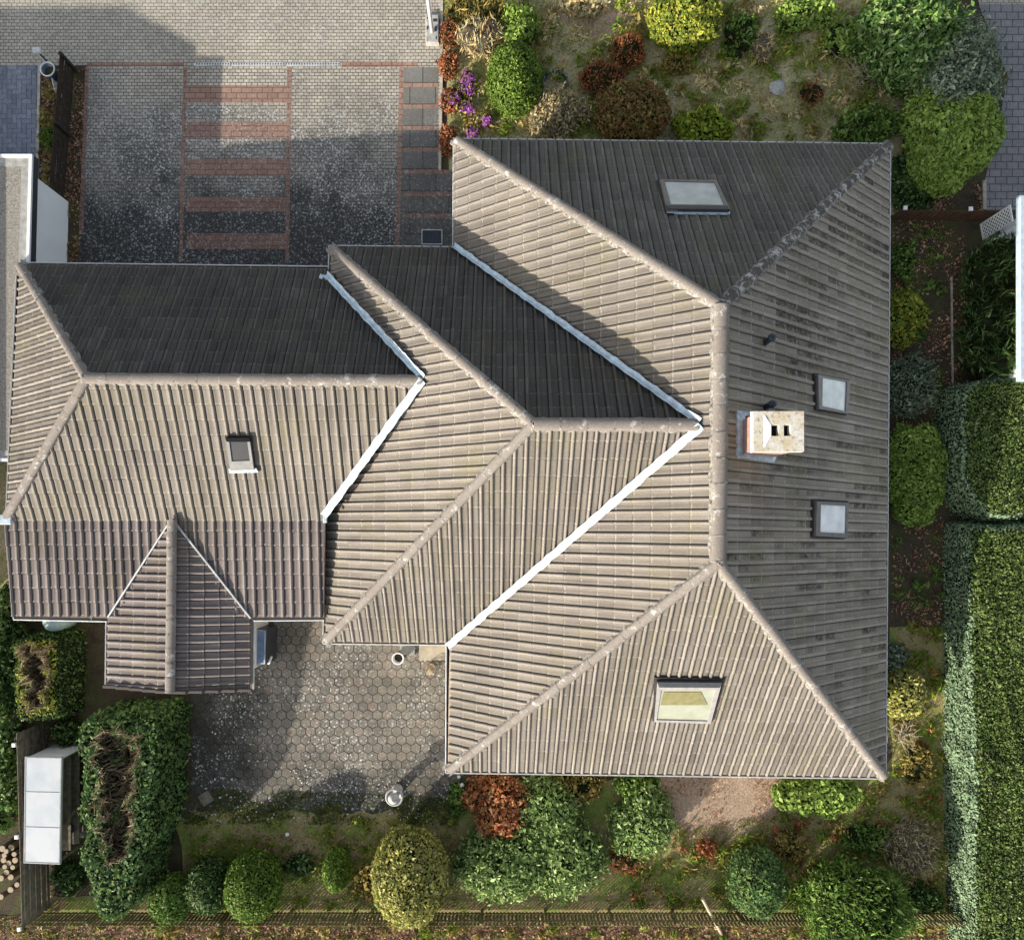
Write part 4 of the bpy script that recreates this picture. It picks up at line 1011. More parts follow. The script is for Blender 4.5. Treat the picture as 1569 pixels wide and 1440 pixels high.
fence('board_fence', 'dark stained board fence along the left edge of the drive', G(116, 110), G(100, 312), .85, 'board', M['wood_dark'], 2.3)
fence('picket_fence', 'short brown fence crossing from the house to the white trellis', G(1366, 338), G(1508, 340), .70, 'picket', M['wood_brown'], 2.2, M['white'], .16, .12)
def lattice(name, label, a, b, h, mat, n=6, w=.02, group=None):
    a, b = Vector(a), Vector(b); a.z = b.z = 0; L = (b-a).length; dn = (b-a)/L; m = MB()
    def pt(u, z): return a+dn*u+Vector((0, 0, z))
    for i in range(-int(h/L*n)-1, n+1):
        for sg in (1, -1):
            u0 = i*L/n if sg == 1 else L-i*L/n; pts = []
            z0, z1 = 0.05, h
            # clip the diagonal to the panel
            seg = []
            for k in range(61):
                z = z0+(z1-z0)*k/60; u_ = u0+sg*(z-z0)
                if 0 <= u_ <= L: seg.append((u_, z))
            if len(seg) > 1: m.tube([pt(*seg[0]), pt(*seg[-1])], w*.5, 4)
    for p, q in (((0, .03), (0, h)), ((L, .03), (L, h)), ((0, .05), (L, .05)), ((0, h), (L, h))): m.tube([pt(*p), pt(*q)], w, 4)
    return tag(m.build(name, mat), label, 'trellis', group)
lattice('trellis', 'white lattice trellis panel beside the conifers at the fence end', G(1501, 345), G(1505, 368), 1.35, M['white'], 4, .028)
lattice('trellis', 'small white wire trellis just behind the dark blue pot', G(93, 134), G(97, 152), .45, M['white'], 3, .012)
lattice('trellis', 'small white wire trellis half hidden by the dark fence', G(92, 250), G(95, 272), .35, M['white'], 3, .012)
# white box beside trellis
t = thing('post', 'white square post standing under the tall white trellis', 'post', G(1520, 352)); b = MB(); c = G(1519, 350); b.box((c.x+.45, c.y-.05, .45), (.30, .16, .9), .3, 0, .02); b.build('shaft', M['white'], t); b = MB(); b.box((c.x+.45, c.y-.05, .92), (.36, .22, .05), .3, 0, .015); b.build('cap', M['white'], t)
# pot + lamp by the drive
t = thing('plant_pot', 'dark blue round pot with a white rim beside the dark fence', 'plant pot', G(86, 119)); c = G(86, 120)
b = MB(); b.lathe(c, [(.16, 0), (.23, .35), (.235, .42), (.20, .42), (.19, .30)], 24); b.build('body', M['blue_glaze'], t, True)
b = MB(); b.lathe(c, [(.232, .40), (.255, .42), (.255, .45), (.225, .46), (.215, .42)], 24, 0, False); b.build('rim', M['white'], t)
b = MB(); b.lathe(c, [(.19, .28), (.18, .30), (.02, .31)], 16); b.build('soil', M['soil'], t)
t = thing('garden_lamp', 'small post lamp with pale square head at the forecourt corner', 'lamp', G(84, 107)); c = G(84, 107)
b = MB(); b.tube([c, c+Vector((0, 0, .85))], .03, 8); b.build('post', M['dark_metal'], t)
b = MB(); b.box(c+Vector((0, 0, .90)), (.24, .18, .10), .1, 0, .03); b.build('lamp_head', M['gutter'], t)
# white pole on its base
t = thing('lamp_pole', 'tall white pole rising from a grey base by the planted bed', 'pole', G(663, 55)); c = G(663, 55)
b = MB(); b.tube([c+Vector((0, 0, .1)), c+Vector((.0, 0, 3.3))], .065, 14, 0, .05); b.build('shaft', M['white'], t, True)
b = MB(); b.box(G(663, 50)+Vector((0, 0, .09)), (.46, .98, .18), 0, 0, .03); bs = b.build('base', M['concrete'], t)
b = MB()
for dx, dy, sx, sy in ((-.12, .35, .12, .05), (.10, .28, .14, .10), (.13, -.02, .06, .18), (-.16, .02, .05, .12), (.14, -.33, .04, .10)): q = G(663, 50); b.box((q.x+dx, q.y+dy, .184), (sx, sy, .006))
b.build('slot', M['dark_metal'], bs)
b = MB(); b.lathe(c+Vector((0, 0, 3.3)), [(.05, 0), (.16, .05), (.18, .25), (.06, .38)], 16); b.build('lamp_head', M['white'], t, True)
# grate by the door
t = thing('foot_grate', 'dark blue metal foot grate set in the drive beside the house step', 'grate', G(662, 363)); c = G(662, 364)
b = MB(); rzz = 0
b.box((c.x, c.y, .02), (.70, .50, .012)); b.build('tray', M['dark_metal'], t)
b = MB()
for k in range(15): b.box((c.x-.32+k*.0457, c.y, .032), (.014, .46, .012))
b.build('bars', M['plastic_dark'], t)
rim([Vector((c.x-.36, c.y-.26, 0)), Vector((c.x+.36, c.y-.26, 0)), Vector((c.x+.36, c.y+.26, 0)), Vector((c.x-.36, c.y+.26, 0))], .025, .02, .042, M['gutter'], 'frame', t)
# blue cabinet on the porch wall
t = thing('garden_cabinet', 'narrow blue metal cabinet standing against the porch side', 'cabinet', G(418, 980)); hc = 1.1
q = [G(392, 963, hc), G(408, 965, hc), G(407, 1018, hc), G(391, 1018, hc)]
b = MB(); b.prism([(p.x, p.y) for p in q], .05, hc-.04); b.build('body', M['dark_metal'], t)
b = MB(); b.prism([(p.x, p.y) for p in shrink(q, -.015)], hc-.04, hc); b.build('lid', M['blue_metal'], t)
rim(shrink(q, -.02), .035, hc-.045, hc+.012, M['gutter'], 'lid_edge', t)
b = MB(); c = G(414, 1010, .8); b.tube([c+Vector((.05, .10, 0)), c, c+Vector((-.08, -.14, -.02))], .035, 8, 0, .06); b.build('spout', M['white'], t, True)
# stone lantern
c = G(609, 1209); c.z = 0
t = thing('stone_lantern', 'pale stone lantern standing on the hexagonal pavers', 'lantern', c)
b = MB(); b.lathe(c, [(.20, 0), (.20, .08), (.15, .12), (.15, .3), (.19, .34)], 22); b.build('base', M['stone_pale'], t, True)
b = MB(); b.lathe(c, [(.13, .32), (.12, .55), (.14, .58)], 18); b.build('shaft', M['stone_pale'], t, True)
b = MB(); b.lathe(c, [(.18, .56), (.29, .62), (.31, .68), (.29, .72), (.245, .72), (.23, .64), (.05, .62)], 26); b.build('bowl', M['stone_pale'], t, True)
b = MB(); b.lathe(c, [(.07, .60), (.07, .78), (.19, .80), (.19, .83), (.11, .92), (.035, .97), (.045, 1.0), (.02, 1.03)], 22); b.build('cap', M['stone_pale'], t, True)
# slab step, white pot ring, wicker ball
t = thing('stone_step', 'beige stone step under the eaves beside the terrace', 'step', G(660, 1000)); b = MB(); c = G(664, 1001); b.box((c.x, c.y+.1, .07), (.95, .62, .14), 0, 0, .01); b.build('tread', M['slab'], t)
b = MB(); c = G(625, 998); b.box((c.x, c.y+.15, .05), (.5, .5, .10), 0, 0, .01); b.build('lower_tread', M['concrete'], t)
t = thing('plant_pot', 'empty white ring shaped pot on the terrace near the step', 'plant pot', G(612, 1009)); c = G(612, 1006)
b = MB(); b.lathe(c, [(.14, 0), (.19, .28), (.215, .33), (.20, .36), (.165, .34), (.14, .1)], 24); b.build('body', M['white'], t, True)
b = MB(); b.lathe(c, [(.15, .14), (.14, .16), (.02, .17)], 16); b.build('soil', M['soil'], t)
c = G(660, 1023); t = thing('wicker_ball', 'round brown wicker ball in the terrace corner beside the step', 'ball', c); b = MB()
for k in range(14):
    ax = Vector((random.gauss(0, 1), random.gauss(0, 1), random.gauss(0, 1))).normalized(); o1 = ax.orthogonal().normalized(); o2 = ax.cross(o1)
    b.tube([c+Vector((0, 0, .20))+(o1*math.cos(q*math.pi/8)+o2*math.sin(q*math.pi/8))*.19 for q in range(17)], .010, 4)
b.build('weave', M['wood_pale'], t)
# loose slab on the dark ground
b = MB(); c = G(316, 1222); b.box((c.x, c.y, .035), (.42, .42, .06), .6, 0, .012); tag(b.build('paving_slab', M['wood_grey']), 'square mossy slab lying diagonally beyond the terrace edge', 'slab')
# wooden stake over the picket fence
a0 = G(1106, 1431, 0); a1 = G(1076, 1376, 1.15); b = MB(); b.tube([a0, (a0+a1)/2, a1], .055, 8, 0, .05)
tag(b.build('wooden_stake', M['wood_pale']), 'pale round stake leaning over the picket fence', 'stake')
# flat boulder in the north garden
b = MB(); c = G(1190, 135); b.lathe(c, [(.30, 0), (.27, .06), (.15, .10), (.03, .11)], 14)
tag(b.build('boulder', M['stone_pale'], None, True), 'low pale boulder in the middle of the rough grass', 'boulder')
b = MB(); c = G(850, 132); b.tube([c+Vector((math.cos(k*.45)*.42, math.sin(k*.45)*.42, .12)) for k in range(-1, 9)], .06, 6)
tag(b.build('hose_coil', M['plastic_dark']), 'dark curved hose lying in the shade behind the clipped egg bush', 'hose')
# white-topped shelter
ht = 1.45; q = [G(38, 1159, ht), G(95, 1160, ht), G(92, 1324, ht), G(36, 1322, ht)]
t = thing('garden_shelter', 'open garden shelter with a flat white top by the board fence', 'shelter', ((q[0]+q[2])/2)*1.0-Vector((0, 0, ht)))
def roofmat():
    b = NB('white_sheet', .4, .4); c = b.ramp(b.noise(1.3, 5, .6), [(.3, (.40, .45, .49)), (.55, (.52, .54, .55))]); 
    c = b.mix(b.ramp(b.noise(2.5, 6, .7), [(.66, 0), (.74, .5)]), c, (.5, .5, .46)); return b.col(c)
b = MB(); b.prism([(p.x, p.y) for p in q], ht-.07, ht); b.build('roof', roofmat(), t)
b = MB()
for k_ in (.33, .66):
    p0, p1 = q[0].lerp(q[3], k_), q[1].lerp(q[2], k_); b.tube([p0+Vector((0, 0, .004)), p1+Vector((0, 0, .004))], .010, 5)
b.build('sheet_joint', M['gutter'], t)
rim(shrink(q, -.012), .03, ht-.075, ht+.008, M['concrete'], 'roof_trim', t)
for p in shrink(q, .08):
    b = MB(); b.box((p.x, p.y, (ht-.07)/2), (.07, .07, ht-.07)); b.build('post', M['wood_grey'], t)
s4 = shrink(q, .04)
b = MB(); b.prism([(s4[0].x, s4[0].y), (s4[1].x, s4[1].y), (s4[1].x, s4[1].y-.03), (s4[0].x, s4[0].y-.03)], .05, ht-.08); b.build('end_panel', M['white'], t)
b = MB(); b.prism([(s4[0].x, s4[0].y-.04), (s4[0].x+.03, s4[0].y-.04), (s4[3].x+.03, s4[3].y), (s4[3].x, s4[3].y)], .05, ht-.08); b.build('back_panel', M['wood_dark'], t)
for z in (.35, .8):
    b = MB(); cc = (q[0]+q[2])/2; b.box((cc.x, cc.y, z), (1.0, 3.2, .04)); b.build('shelf', M['wood_grey'], t)
b = MB(); c = G(116, 1262); b.lathe(c, [(.16, 0), (.21, .45), (.225, .48), (.20, .48), (.15, .05)], 20); tag(b.build('bucket', M['blue_glaze'], None, True), 'dark blue bucket standing on the deck beside the white topped shelter', 'bucket')
b = MB(); c = G(122, 1274); b.box((c.x, c.y, .30), (.5, .16, .05), .05, 0, .01); 
for dx in (-.2, .2): b.box((c.x+dx, c.y, .14), (.05, .12, .27))
tag(b.build('garden_bench', M['concrete']), 'short pale grey bench south of the blue bucket', 'bench')
b = MB(); p0, p1 = G(116, 1240, .6), G(98, 1262, .9); b.tube([p0, p1], .05, 6); b.tube([p0-Vector((0, 0, .55)), p0], .04, 6); tag(b.build('timber_prop', M['wood_grey']), 'slanting timber prop leaning on the shelter above the blue bucket', 'timber')
b = MB(); c = G(113, 1258)
for k in range(7): b.box((c.x-.25+k*.12, c.y, .03), (.10, 1.1, .05), 0, 0, .006)
tag(b.build('wooden_deck', M['wood_grey']), 'small slatted wooden deck below the shelter', 'deck')
# water butt under the wing eave
c = G(84, 936); t = thing('rain_barrel', 'pale green round rain barrel tucked under the left wing eave', 'barrel', c); c2 = G(80, 952, .9); c2.z = 0
b = MB(); b.lathe(c2, [(.30, 0), (.36, .4), (.34, .88), (.30, .92), (.02, .93)], 26); b.build('body', plain('pale_green_plastic', (.35, .47, .44), .5), t, True)
# sawn rounds
b0 = None
spots = [(3, 1300), (16, 1299), (11, 1303), (5, 1318), (13, 1322), (24, 1317), (8, 1327), (20, 1328), (26, 1355), (10, 1336), (3, 1344), (17, 1362), (2, 1373), (7, 1310), (22, 1308), (-8, 1330), (-12, 1312), (14, 1345)]
for i, (x, y) in enumerate(spots):
    hh = .45
    if b0 is None:
        b0 = thing('log', 'x', 'log', (0, 0, 0))
        m = MB(); m.lathe((0, 0, 0), [(.088, 0), (.088, hh)], 12); m.build('trunk_piece', BARK, b0)
        m = MB(); m.lathe((0, 0, 0), [(.09, hh-.006), (.088, hh+.004), (.01, hh+.006)], 12); m.build('cut_face', M['wood_pale'], b0)
        o = b0
    else:
        o = b0.copy(); COL.objects.link(o)
        for chd in list(b0.children):
            cc = chd.copy(); COL.objects.link(cc); cc.parent = o
    g = G(x, y, hh); o.location = (g.x, g.y, 0); o.rotation_euler = (0, 0, random.uniform(0, 6)); s_ = random.uniform(.85, 1.2); o.scale = (s_, s_, random.uniform(.8, 1.15))
    tag(o, 'pale sawn log standing on end among the cluster left of the board fence', 'log', 'sawn logs standing left of the board fence')
# pale solar balls / stones
for i, (x, y, lb) in enumerate(((708, 1203, 'small white ball light in the bed beside the copper red bush'), (703, 1190, 'tiny white ball light close under the main roof corner'), (440, 1278, 'small white ball light on the mossy ground nearest the lime cone'), (497, 1280, 'small white ball light between the terrace and the lime cone'))):
    b = MB(); r = (.085, .06, .07, .06)[i]; c = G(x, y, r); b.lathe(c-Vector((0, 0, r)), [(r*.3, 0), (r*.8, r*.4), (r, r), (r*.8, r*1.6), (r*.3, r*1.95)], 12); tag(b.build('ball_light', M['white'], None, True), lb, 'ball light')

# ------------------------------------------------------------------ PLANTS
def B(name, label, cat, px, py, rx, ry, h, lm, *a, **k):
    loose = k.pop('loose', name in ('shrub', 'rhododendron', 'laurel', 'rhododendron'))
    if loose and 'lobes' not in k and lm != 'gold':
        st = random.getstate(); random.seed(int(px*7+py)); n = 11 if rx*ry > 2600 else 8; off = random.uniform(0, 6)
        k['lobes'] = [(0, 0, .55, 0)]+[(math.cos(off+i*6.283/n)*q_, math.sin(off+i*6.283/n)*q_, random.uniform(.24, .46), random.uniform(-.10, .16)) for i in range(n) for q_ in (random.uniform(.40, .76),)]; k['out'] = k.get('out', .14)*1.5; k['core'] = .80
        random.setstate(st)
    return bush(name, label, cat, px, py, rx, ry, h, lm, *a, **k)
# north garden
B('clipped_bush', 'bright green clipped egg shaped bush near the purple flowers', 'bush', 788, 122, 45, 58, 1.5, 'box', .07, 520, .03, 1.5, .5, .5, cone=.12, out=.05)
B('shrub', 'pale variegated shrub just above the green egg bush', 'shrub', 798, 36, 30, 28, .9, 'light', .11, 420, .18)
B('ball_bush', 'golden yellow leaved ball bush at the top of the garden', 'bush', 1050, 32, 54, 44, 1.3, 'goldg', .10, 460, .08)
B('shrub', 'greyish twiggy shrub below the curved hose', 'shrub', 855, 168, 52, 44, 1.0, 'beige', .12, 380, .2, upright=True, aspect=.3)
B('ball_bush', 'round reddish green bush at the eave of the north slope', 'bush', 968, 174, 56, 44, 1.2, 'redgreen', .10, 460, .07)
B('heather', 'rusty red heather between the grey shrub and the golden bush', 'heather', 922, 120, 34, 24, .5, 'heather', .10, 420, .2, upright=True, aspect=.25)
B('heather', 'rusty red heather higher up beside the golden bush', 'heather', 963, 78, 24, 24, .5, 'heather', .10, 420, .2, upright=True, aspect=.25)
B('conifer', 'lime yellow spreading conifer touching the north eave', 'conifer', 1078, 194, 44, 28, .9, 'lime', .11, 420, .22, lobes=[(-.4, .1, .6, 0), (.1, .45, .55, 0), (.5, -.2, .55, 0), (-.2, -.5, .6, 0)])
for x, y, rx, ry, lb in ((690, 54, 13, 20, 'dark red groundcover cushion beside the white pole base'), (687, 100, 14, 20, 'dark red groundcover cushion halfway along the kerb'), (689, 155, 14, 18, 'dark red cushion with purple blooms next to the kerb'), (686, 215, 12, 22, 'dark red cushion at the main roof corner')):
    B('groundcover_cushion', lb, 'groundcover', x, y, rx, ry, .3, 'heather', .07, 520, .12)
for x, y, r, lb in ((715, 118, 10, 'purple flower clump farthest from the roof corner'), (716, 137, 11, 'purple flower clump in the middle of the bed'), (694, 152, 12, 'bright purple flower clump on the red cushion'), (716, 165, 9, 'deep purple flower clump below the others'), (745, 186, 7, 'faint purple flower clump near the egg bush foot'), (722, 205, 9, 'purple flower clump against the north eave')):
    o = B('flower_clump', lb, 'flowers', x, y, r, r*1.15, .28, 'olive', .07, 300, .3, out=.2)
    p = G(x, y, .3); n = 90; pos = np.column_stack([rng.normal(p.x, r*.011, n), rng.normal(p.y, r*.012, n), rng.uniform(.22, .36, n)])
    f = quad_mesh('petals', leaf_cloud(pos, np.tile([0, 0, 1.0], (n, 1)), .075, .7, .4), M['purple']); f.parent = o; f['kind'] = 'stuff'
B('grass_clump', 'dry straw coloured grass clump right of the white pole', 'grass clump', 736, 58, 32, 26, .6, 'straw', .22, 420, .25, aspect=.12, upright=True)
B('shrub', 'olive brown feathery shrub at the upper edge beside the pole', 'shrub', 728, 8, 50, 22, .6, 'olive', .20, 420, .25, aspect=.12, upright=True)
B('shrub', 'yellow green low shrub at the top edge right of the golden bush', 'shrub', 1232, 18, 52, 28, .6, 'light', .11, 380, .28, holes=.25)
B('shrub', 'small straggly green shrub at the top edge next to the golden bush', 'shrub', 1135, 50, 30, 40, .5, 'mid', .11, 280, .3, holes=.35)
B('grass_clump', 'tan grass tuft standing alone in the rough lawn', 'grass clump', 1168, 72, 14, 22, .5, 'straw', .2, 300, .3, aspect=.12, upright=True)
B('grass_clump', 'reddish spiky grass clump right of the pale boulder', 'grass clump', 1244, 143, 17, 13, .35, 'heather', .24, 420, .3, aspect=.10, upright=True)
B('shrub', 'mixed green shrub at the eave near the north east corner', 'shrub', 1328, 190, 52, 30, .9, 'mid', .11, 420, .2, holes=.1)
B('laurel', 'large bright green laurel in the upper right', 'laurel', 1398, 48, 76, 76, 2.0, 'laurel', .15, 430, .14, aspect=.42, out=.25)
B('laurel', 'large grey green glossy shrub along the grey path', 'laurel', 1476, 100, 66, 94, 2.0, 'glauc', .13, 430, .14, aspect=.42, out=.25)
B('rhododendron', 'big light green rounded shrub bulging towards the path', 'shrub', 1456, 215, 66, 82, 1.6, 'light', .12, 460, .12, lobes=[(-.35, .45, .62, 0), (.25, .1, .78, 0), (-.15, -.3, .7, 0), (-.1, .0, .8, 0)])
B('shrub', 'dark low shrub in the gap beneath the light green one', 'shrub', 1400, 275, 36, 44, .8, 'dark', .11, 380, .25)
bare_shrub('bare_shrub', 'bare pale branched shrub in front of the laurel', 'shrub', 1322, 118, 58, .9, BARKP, 40, .016)
# east side
B('shrub', 'small dark green plant by the east gutter near the fence', 'shrub', 1384, 400, 20, 30, .4, 'mid', .09, 300, .25, holes=.2)
B('shrub', 'gold speckled green shrub by the east gutter', 'shrub', 1390, 476, 32, 46, .9, 'goldg', .10, 420, .12)
B('shrub', 'blue grey shrub by the east gutter', 'shrub', 1394, 590, 38, 54, 1.0, 'glauc', .11, 420, .14, upright=True, aspect=.3)
B('conifer', 'yellow green cloud like conifer by the east gutter', 'conifer', 1410, 724, 48, 74, 1.3, 'light', .10, 430, .2, lobes=[(-.4, .55, .42, .1), (.25, .65, .38, .1), (-.05, .1, .5, .1), (.55, .2, .42, .05), (-.5, -.15, .42, 0), (.35, -.35, .45, 0), (-.2, -.65, .42, 0), (.25, -.75, .3, 0)])
B('shrub', 'small grey green shrub by the east gutter above the yellow one', 'shrub', 1374, 1005, 18, 24, .5, 'glauc', .10, 420, .15)
B('shrub', 'yellow orange shrub close to the south east roof corner', 'shrub', 1385, 1062, 30, 36, .8, 'gold', .10, 420, .16)
bare_shrub('bare_shrub', 'bare pale branches spreading at the south east eave', 'shrub', 1378, 1128, 40, .7, BARKP, 26, .02)
for i, (x, y) in enumerate(((1534, 395), (1526, 432), (1532, 470), (1524, 512), (1535, 548))):
    B('conifer', ('dark feathery conifer nearest the white trellis', 'dark feathery conifer second from the white trellis', 'dark feathery conifer in the middle of the row', 'dark feathery conifer fourth from the white trellis', 'dark feathery conifer nearest the clipped hedge')[i], 'conifer', x, y, 40, 27, 2.0, 'dark', .26, 420, .26, aspect=.12, upright=True, holes=.12, group='row of dark conifers by the neighbour', out=.2)
t = thing('hedge', 'rounded clipped hedge block between the conifers and the long hedge', 'hedge', G(1500, 690))
poly_hedge(t, [(1478, 600), (1500, 584), (1530, 580), (1640, 590), (1650, 790), (1512, 790), (1480, 745), (1470, 660)], 1.3, 'hedge', 'side', .062, 850)
t = thing('hedge', 'long broad clipped hedge running down the right edge', 'hedge', G(1500, 1100))
poly_hedge(t, [(1489, 806), (1640, 800), (1680, 1480), (1640, 1600), (1504, 1600), (1496, 1400), (1493, 1200), (1487, 1000)], 1.28, 'hedge', 'side', .062, 900, lumpy=.09)
# south garden
B('shrub', 'copper red leaved shrub under the south eave', 'shrub', 762, 1236, 52, 48, 1.2, 'red', .12, 440, .18)
B('shrub', 'dull yellow twiggy shrub under the south eave right of the red one', 'shrub', 888, 1208, 46, 28, .7, 'olive', .11, 340, .25, holes=.2)
B('rhododendron', 'light green rhododendron touching the copper red shrub', 'rhododendron', 835, 1240, 52, 56, 1.2, 'rhodo', .14, 420, .22, aspect=.42, out=.25)
B('rhododendron', 'broad rhododendron nearest the picket fence', 'rhododendron', 765, 1335, 72, 56, 1.4, 'rhodo', .14, 420, .2, aspect=.42, out=.25)
B('rhododendron', 'rhododendron with yellow green top in the middle of the group', 'rhododendron', 868, 1318, 62, 66, 1.4, 'rhodo', .14, 420, .22, aspect=.42, out=.25)
B('rhododendron', 'pale green rhododendron beside the bare sandy patch', 'rhododendron', 985, 1262, 50, 52, 1.2, 'rhodo', .13, 420, .18, aspect=.42, out=.2)
B('shrub', 'dark green shrub under the south eave beside the sandy patch', 'shrub', 970, 1203, 34, 26, .8, 'mid', .12, 400, .2)
B('grass_clump', 'rust red fern clump in the shade of the rhododendrons', 'fern', 958, 1315, 22, 22, .4, 'heather', .2, 420, .2, aspect=.12, upright=True)
B('shrub', 'fresh green leafy shrub under the south eave right of the sand', 'shrub', 1254, 1222, 60, 38, .9, 'light', .13, 420, .2, lobes=[(-.5, 0, .6, 0), (.3, .1, .7, 0), (.0, -.1, .6, 0)])
B('clipped_bush', 'fuzzy dark green cone shaped bush behind the picket fence', 'bush', 1160, 1352, 46, 56, 1.5, 'yew', .09, 480, .06, cone=.2)
B('conifer', 'large bushy dark conifer overhanging the picket fence', 'conifer', 1310, 1392, 78, 66, 2.0, 'mid', .15, 460, .16, aspect=.3, upright=True, out=.25)
B('shrub', 'grey beige leafless shrub in front of the long hedge', 'shrub', 1404, 1302, 50, 46, 1.1, 'beige', .14, 300, .2, upright=True, aspect=.12, out=.3)
bare_shrub('bare_shrub', 'small bare shrub with pale twigs north of the dark conifer', 'shrub', 1376, 1262, 28, .7, BARKP, 26, .014)
B('flower_clump', 'purple flowering plant between the cone bush and the conifer', 'flowers', 1236, 1378, 14, 18, .35, 'heather', .08, 400, .2)
B('ball_bush', 'large golden variegated egg shaped bush behind the terrace', 'bush', 628, 1342, 58, 74, 1.9, 'gold', .10, 480, .04, out=.08)
B('clipped_bush', 'small lime green cone bush left of the golden one', 'bush', 515, 1334, 25, 38, 1.1, 'box', .065, 560, .04, cone=.35, out=.05)
B('clipped_bush', 'dense green egg shaped bush second from the golden one', 'bush', 388, 1356, 42, 54, 1.5, 'box', .075, 520, .03, out=.05)
B('clipped_bush', 'dark thin egg bush between two greener ones', 'bush', 320, 1356, 30, 42, 1.2, 'dark', .09, 420, .08)
B('clipped_bush', 'round olive green bush nearest the hollow hedge', 'bush', 263, 1376, 32, 38, 1.1, 'mid', .085, 480, .05, out=.06)
t = thing('hedge', 'tall overgrown hedge island with a brown dead hollow inside', 'hedge', G(205, 1230))
poly_hedge(t, [(119, 1118), (136, 1098), (240, 1096), (248, 1112), (240, 1190), (224, 1290), (204, 1385), (180, 1412), (150, 1408), (130, 1330)], 1.9, 'yew', 'yew', .11, 430,
           [(154, 1118), (208, 1116), (208, 1170), (204, 1230), (204, 1285), (188, 1322), (168, 1322), (154, 1240), (150, 1170)], .5, .12)
t = thing('hedge', 'small box shaped hedge with a hollow middle under the left wing', 'hedge', G(60, 1040))
poly_hedge(t, [(19, 980), (50, 973), (92, 978), (94, 1040), (88, 1098), (60, 1104), (28, 1102), (20, 1050)], 1.2, 'goldg', 'dark', .08, 480,
           [(38, 992), (70, 988), (74, 1040), (66, 1080), (48, 1086), (36, 1040)], .5, .06)
B('laurel', 'dark glossy laurel at the left edge below the garage', 'laurel', 2, 1010, 22, 100, 1.6, 'dark', .13, 400, .15)
B('laurel', 'dark glossy laurel at the left edge beside the white topped shelter', 'laurel', 0, 1190, 24, 84, 1.6, 'laurel', .13, 400, .15)
B('shrub', 'shadowed blue green shrub between the shelter and the hollow hedge', 'shrub', 96, 1122, 22, 20, .7, 'dark', .10, 300, .2)
B('shrub', 'small dark green shrub below the shelter', 'shrub', 104, 1345, 26, 26, .5, 'dark', .10, 300, .25, holes=.2)
B('shrub', 'small green plant in the strip behind the dark fence', 'shrub', 75, 210, 12, 18, .35, 'box', .09, 400, .2)
# ------------------------------------------------------------------ ground cover
bareP = [(1000, 1150), (1188, 1150), (1200, 1240), (1140, 1285), (1060, 1300), (1005, 1225)]
scatter('leaf_litter', [(990, 1180), (1210, 1180), (1210, 1300), (1040, 1310)], 900, 'littermix', .06, .5, False, .02, .15)
scatter('grass', [(990, 1230), (1060, 1310), (1205, 1260), (1200, 1180), (1180, 1250), (1060, 1270)], 700, 'grassgreen', .10, .22, True, .02, .2, seed=31)
scatter('grass', [(682, -20), (1370, -20), (1372, 216), (690, 214)], 15000, 'grassmix', .11, .22, True, .02, .2)
scatter('leaf_litter', [(990, 1180), (1210, 1180), (1210, 1300), (1040, 1310)], 900, 'littermix', .06, .5, False, .02, .15)
scatter('grass', [(990, 1230), (1060, 1310), (1205, 1260), (1200, 1180), (1180, 1250), (1060, 1270)], 700, 'grassgreen', .10, .22, True, .02, .2, seed=31)
scatter('grass', [(682, -20), (1370, -20), (1372, 216), (690, 214)], 9000, 'grassgreen', .10, .22, True, .02, .55, seed=9)
scatter('grass', [(1040, 1190), (1365, 1190), (1370, 960), (1440, 960), (1445, 1390), (960, 1390), (960, 1290)], 11000, 'grassgreen', .10, .24, True, .02, .15, avoid=(bareP,), seed=4)
scatter('moss', [(275, 1205), (708, 1222), (705, 1262), (280, 1262)], 5000, 'mossy', .06, .6, False, .022, .25, seed=21)
scatter('grass', [(280, 1228), (705, 1228), (700, 1392), (290, 1392)], 7500, 'grassgreen', .09, .25, True, .02, .35, seed=14)
scatter('leaf_litter', [(-20, 1405), (1465, 1405), (1465, 1470), (-20, 1470)], 13000, 'littermix', .085, .5, False, .02, .0)
scatter('grass', [(-20, 1405), (1465, 1405), (1465, 1470), (-20, 1470)], 3500, 'grassgreen', .10, .25, True, .02, .45, seed=3)
scatter('leaf_litter', [(1366, 330), (1480, 345), (1475, 600), (1445, 800), (1440, 960), (1366, 960)], 4500, 'littermix', .075, .5, False, .02, .2)
scatter('leaf_litter', [(64, 110), (132, 104), (122, 402), (100, 402), (100, 320), (62, 320)], 2400, 'littermix', .07, .5, False, .02, .1)
scatter('leaf_litter', [(60, 1110), (120, 1110), (120, 1395), (300, 1395), (300, 1280), (700, 1275), (960, 1290), (1060, 1390), (60, 1398)], 5000, 'littermix', .075, .5, False, .02, .25)
scatter('leaf_litter', [(1200, 1230), (1440, 1180), (1445, 1390), (1190, 1390)], 2500, 'littermix', .075, .5, False, .02, .2)
scatter('leaf_litter', [(1372, 235), (1500, 285), (1505, 325), (1370, 325)], 1200, 'littermix', .09, .5, False, .02, .1)
scatter('fallen_petals', [(290, 1120), (520, 1120), (640, 1200), (660, 1258), (320, 1262), (285, 1180)], 650, 'petal', .05, .7, False, .026, .1)

